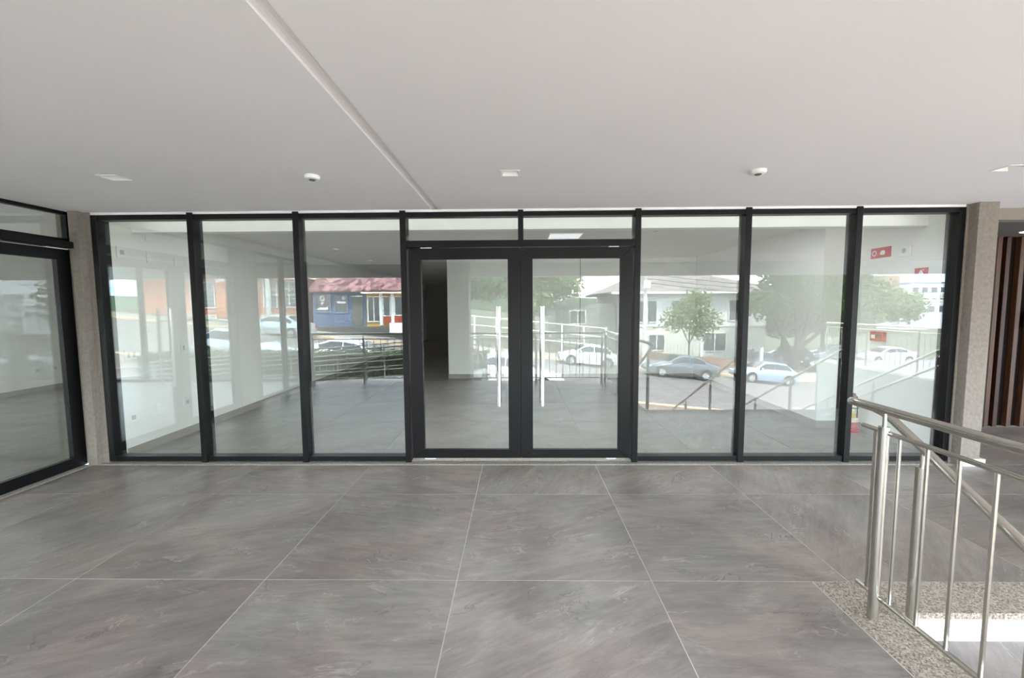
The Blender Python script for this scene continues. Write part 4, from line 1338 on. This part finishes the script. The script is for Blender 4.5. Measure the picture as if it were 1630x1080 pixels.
tree('round-topped fresh green tree beyond the cross street', 68.0, -77.0, 12.0, [(0, 0, 5.6, 4.4), (-5.6, 0, 5.0, 3.9), (4.8, 0, 4.6, 3.6), (-1.4, 0, 7.6, 3.0)], 6500, LEAF_A, 0.4, 1, 0.42, 12)
tree('dark round tree beside the white sedan', 31.6, -39.5, 7.6, [(0, 0, 4.4, 2.3), (1.0, 0, 6.2, 2.0)], 3800, LEAF_B, 0.22, 1, 0.25, 14)
tree('low round tree at the foot of the far slope', 66.0, -44.0, 6.0, [(0, 0, 3.0, 2.8), (3.6, 0, 2.6, 2.4)], 2400, LEAF_B, 0.25, 1, 0.3, 15)

# utility poles and wires
POLEM = plain('concrete_pole', (196, 192, 184), rough=0.9)
poles = [(-18.45, -26.4), (9.2, -26.2), (34.0, -26.4)]
for k, (x, y) in enumerate(poles):
    t = tag(empty('utility_pole', (x, y, zg(x))), ['concrete utility pole before the brick house', 'concrete utility pole beside the young street tree', 'concrete utility pole near the cross street'][k], 'pole', 'utility poles')
    MB().tube([(x, y, zg(x)), (x, y, zg(x) + 8.6)], [0.17, 0.11], 10).build('shaft', POLEM, t, smooth=True)
    MB().box(x - 0.05, x + 0.05, y - 0.9, y + 0.9, zg(x) + 7.9, zg(x) + 8.02).build('crossarm', WOOD_R, t)
    MB().box(x - 0.2, x + 0.2, y + 0.16, y + 0.5, zg(x) + 5.6, zg(x) + 6.1).build('junction_box', PLASTIC, t)
for k, (yy, dz) in enumerate(((-0.8, 8.05), (0.0, 8.05), (0.8, 8.05), (0.18, 6.6), (0.18, 6.3), (0.18, 6.0))):
    pts = []
    ends = [(-60, -26.4, zg(-60) + dz)] + [(x, y + yy, zg(x) + dz) for x, y in poles] + [(90, -26.4, -3.6 + dz)]
    for a, b in zip(ends[:-1], ends[1:]):
        for q in range(8):
            f = q / 8
            pts.append((a[0] + (b[0] - a[0]) * f, a[1] + (b[1] - a[1]) * f, a[2] + (b[2] - a[2]) * f - 2.4 * f * (1 - f)))
    pts.append(ends[-1])
    tag(MB().tube(pts, 0.02, 5).build('overhead_cable', BLACKP), ['street-side power cable on the pole crossarms', 'middle power cable on the pole crossarms', 'rear power cable on the pole crossarms',
        'upper telephone cable on the poles', 'middle telephone cable on the poles', 'lowest telephone cable on the poles'][k], 'cable', 'overhead cables')

# hedge below the ramp
hd = tag(empty('hedge', (-6, -8.3, -1)), 'dark clipped hedge between access ramp and forecourt', 'hedge')
MB().prism([(-11.5, -1.0), (-1.0, -1.8), (-1.0, 0.25), (-11.5, 0.25)], 'y', -8.9, -7.9).build('hedge_body', plain('hedge_core', (44, 44, 34), rough=0.95, var=0.3, scale=6, bump=0.8), hd)
hf = MB()
rnd_ = random.Random(21)
for q in range(3800):
    x_ = rnd_.uniform(-11.6, -0.9)
    if rnd_.random() < 0.6:
        c_ = Vector((x_, -7.86 + rnd_.uniform(-0.05, 0.06), rnd_.uniform(-1.4, 0.3)))
    else:
        c_ = Vector((x_, rnd_.uniform(-8.95, -7.85), 0.28 + rnd_.uniform(-0.05, 0.07)))
    u_ = Vector((rnd_.gauss(0, 1), rnd_.gauss(0, 1), rnd_.gauss(0, 1))).normalized() * 0.06
    v_ = Vector((rnd_.gauss(0, 1), rnd_.gauss(0, 1), rnd_.gauss(0, 1))).normalized() * 0.035
    hf.quad(c_ - u_, c_ - v_, c_ + u_, c_ + v_)
hf.build('leaves', LEAF_B, hd)['kind'] = 'stuff'
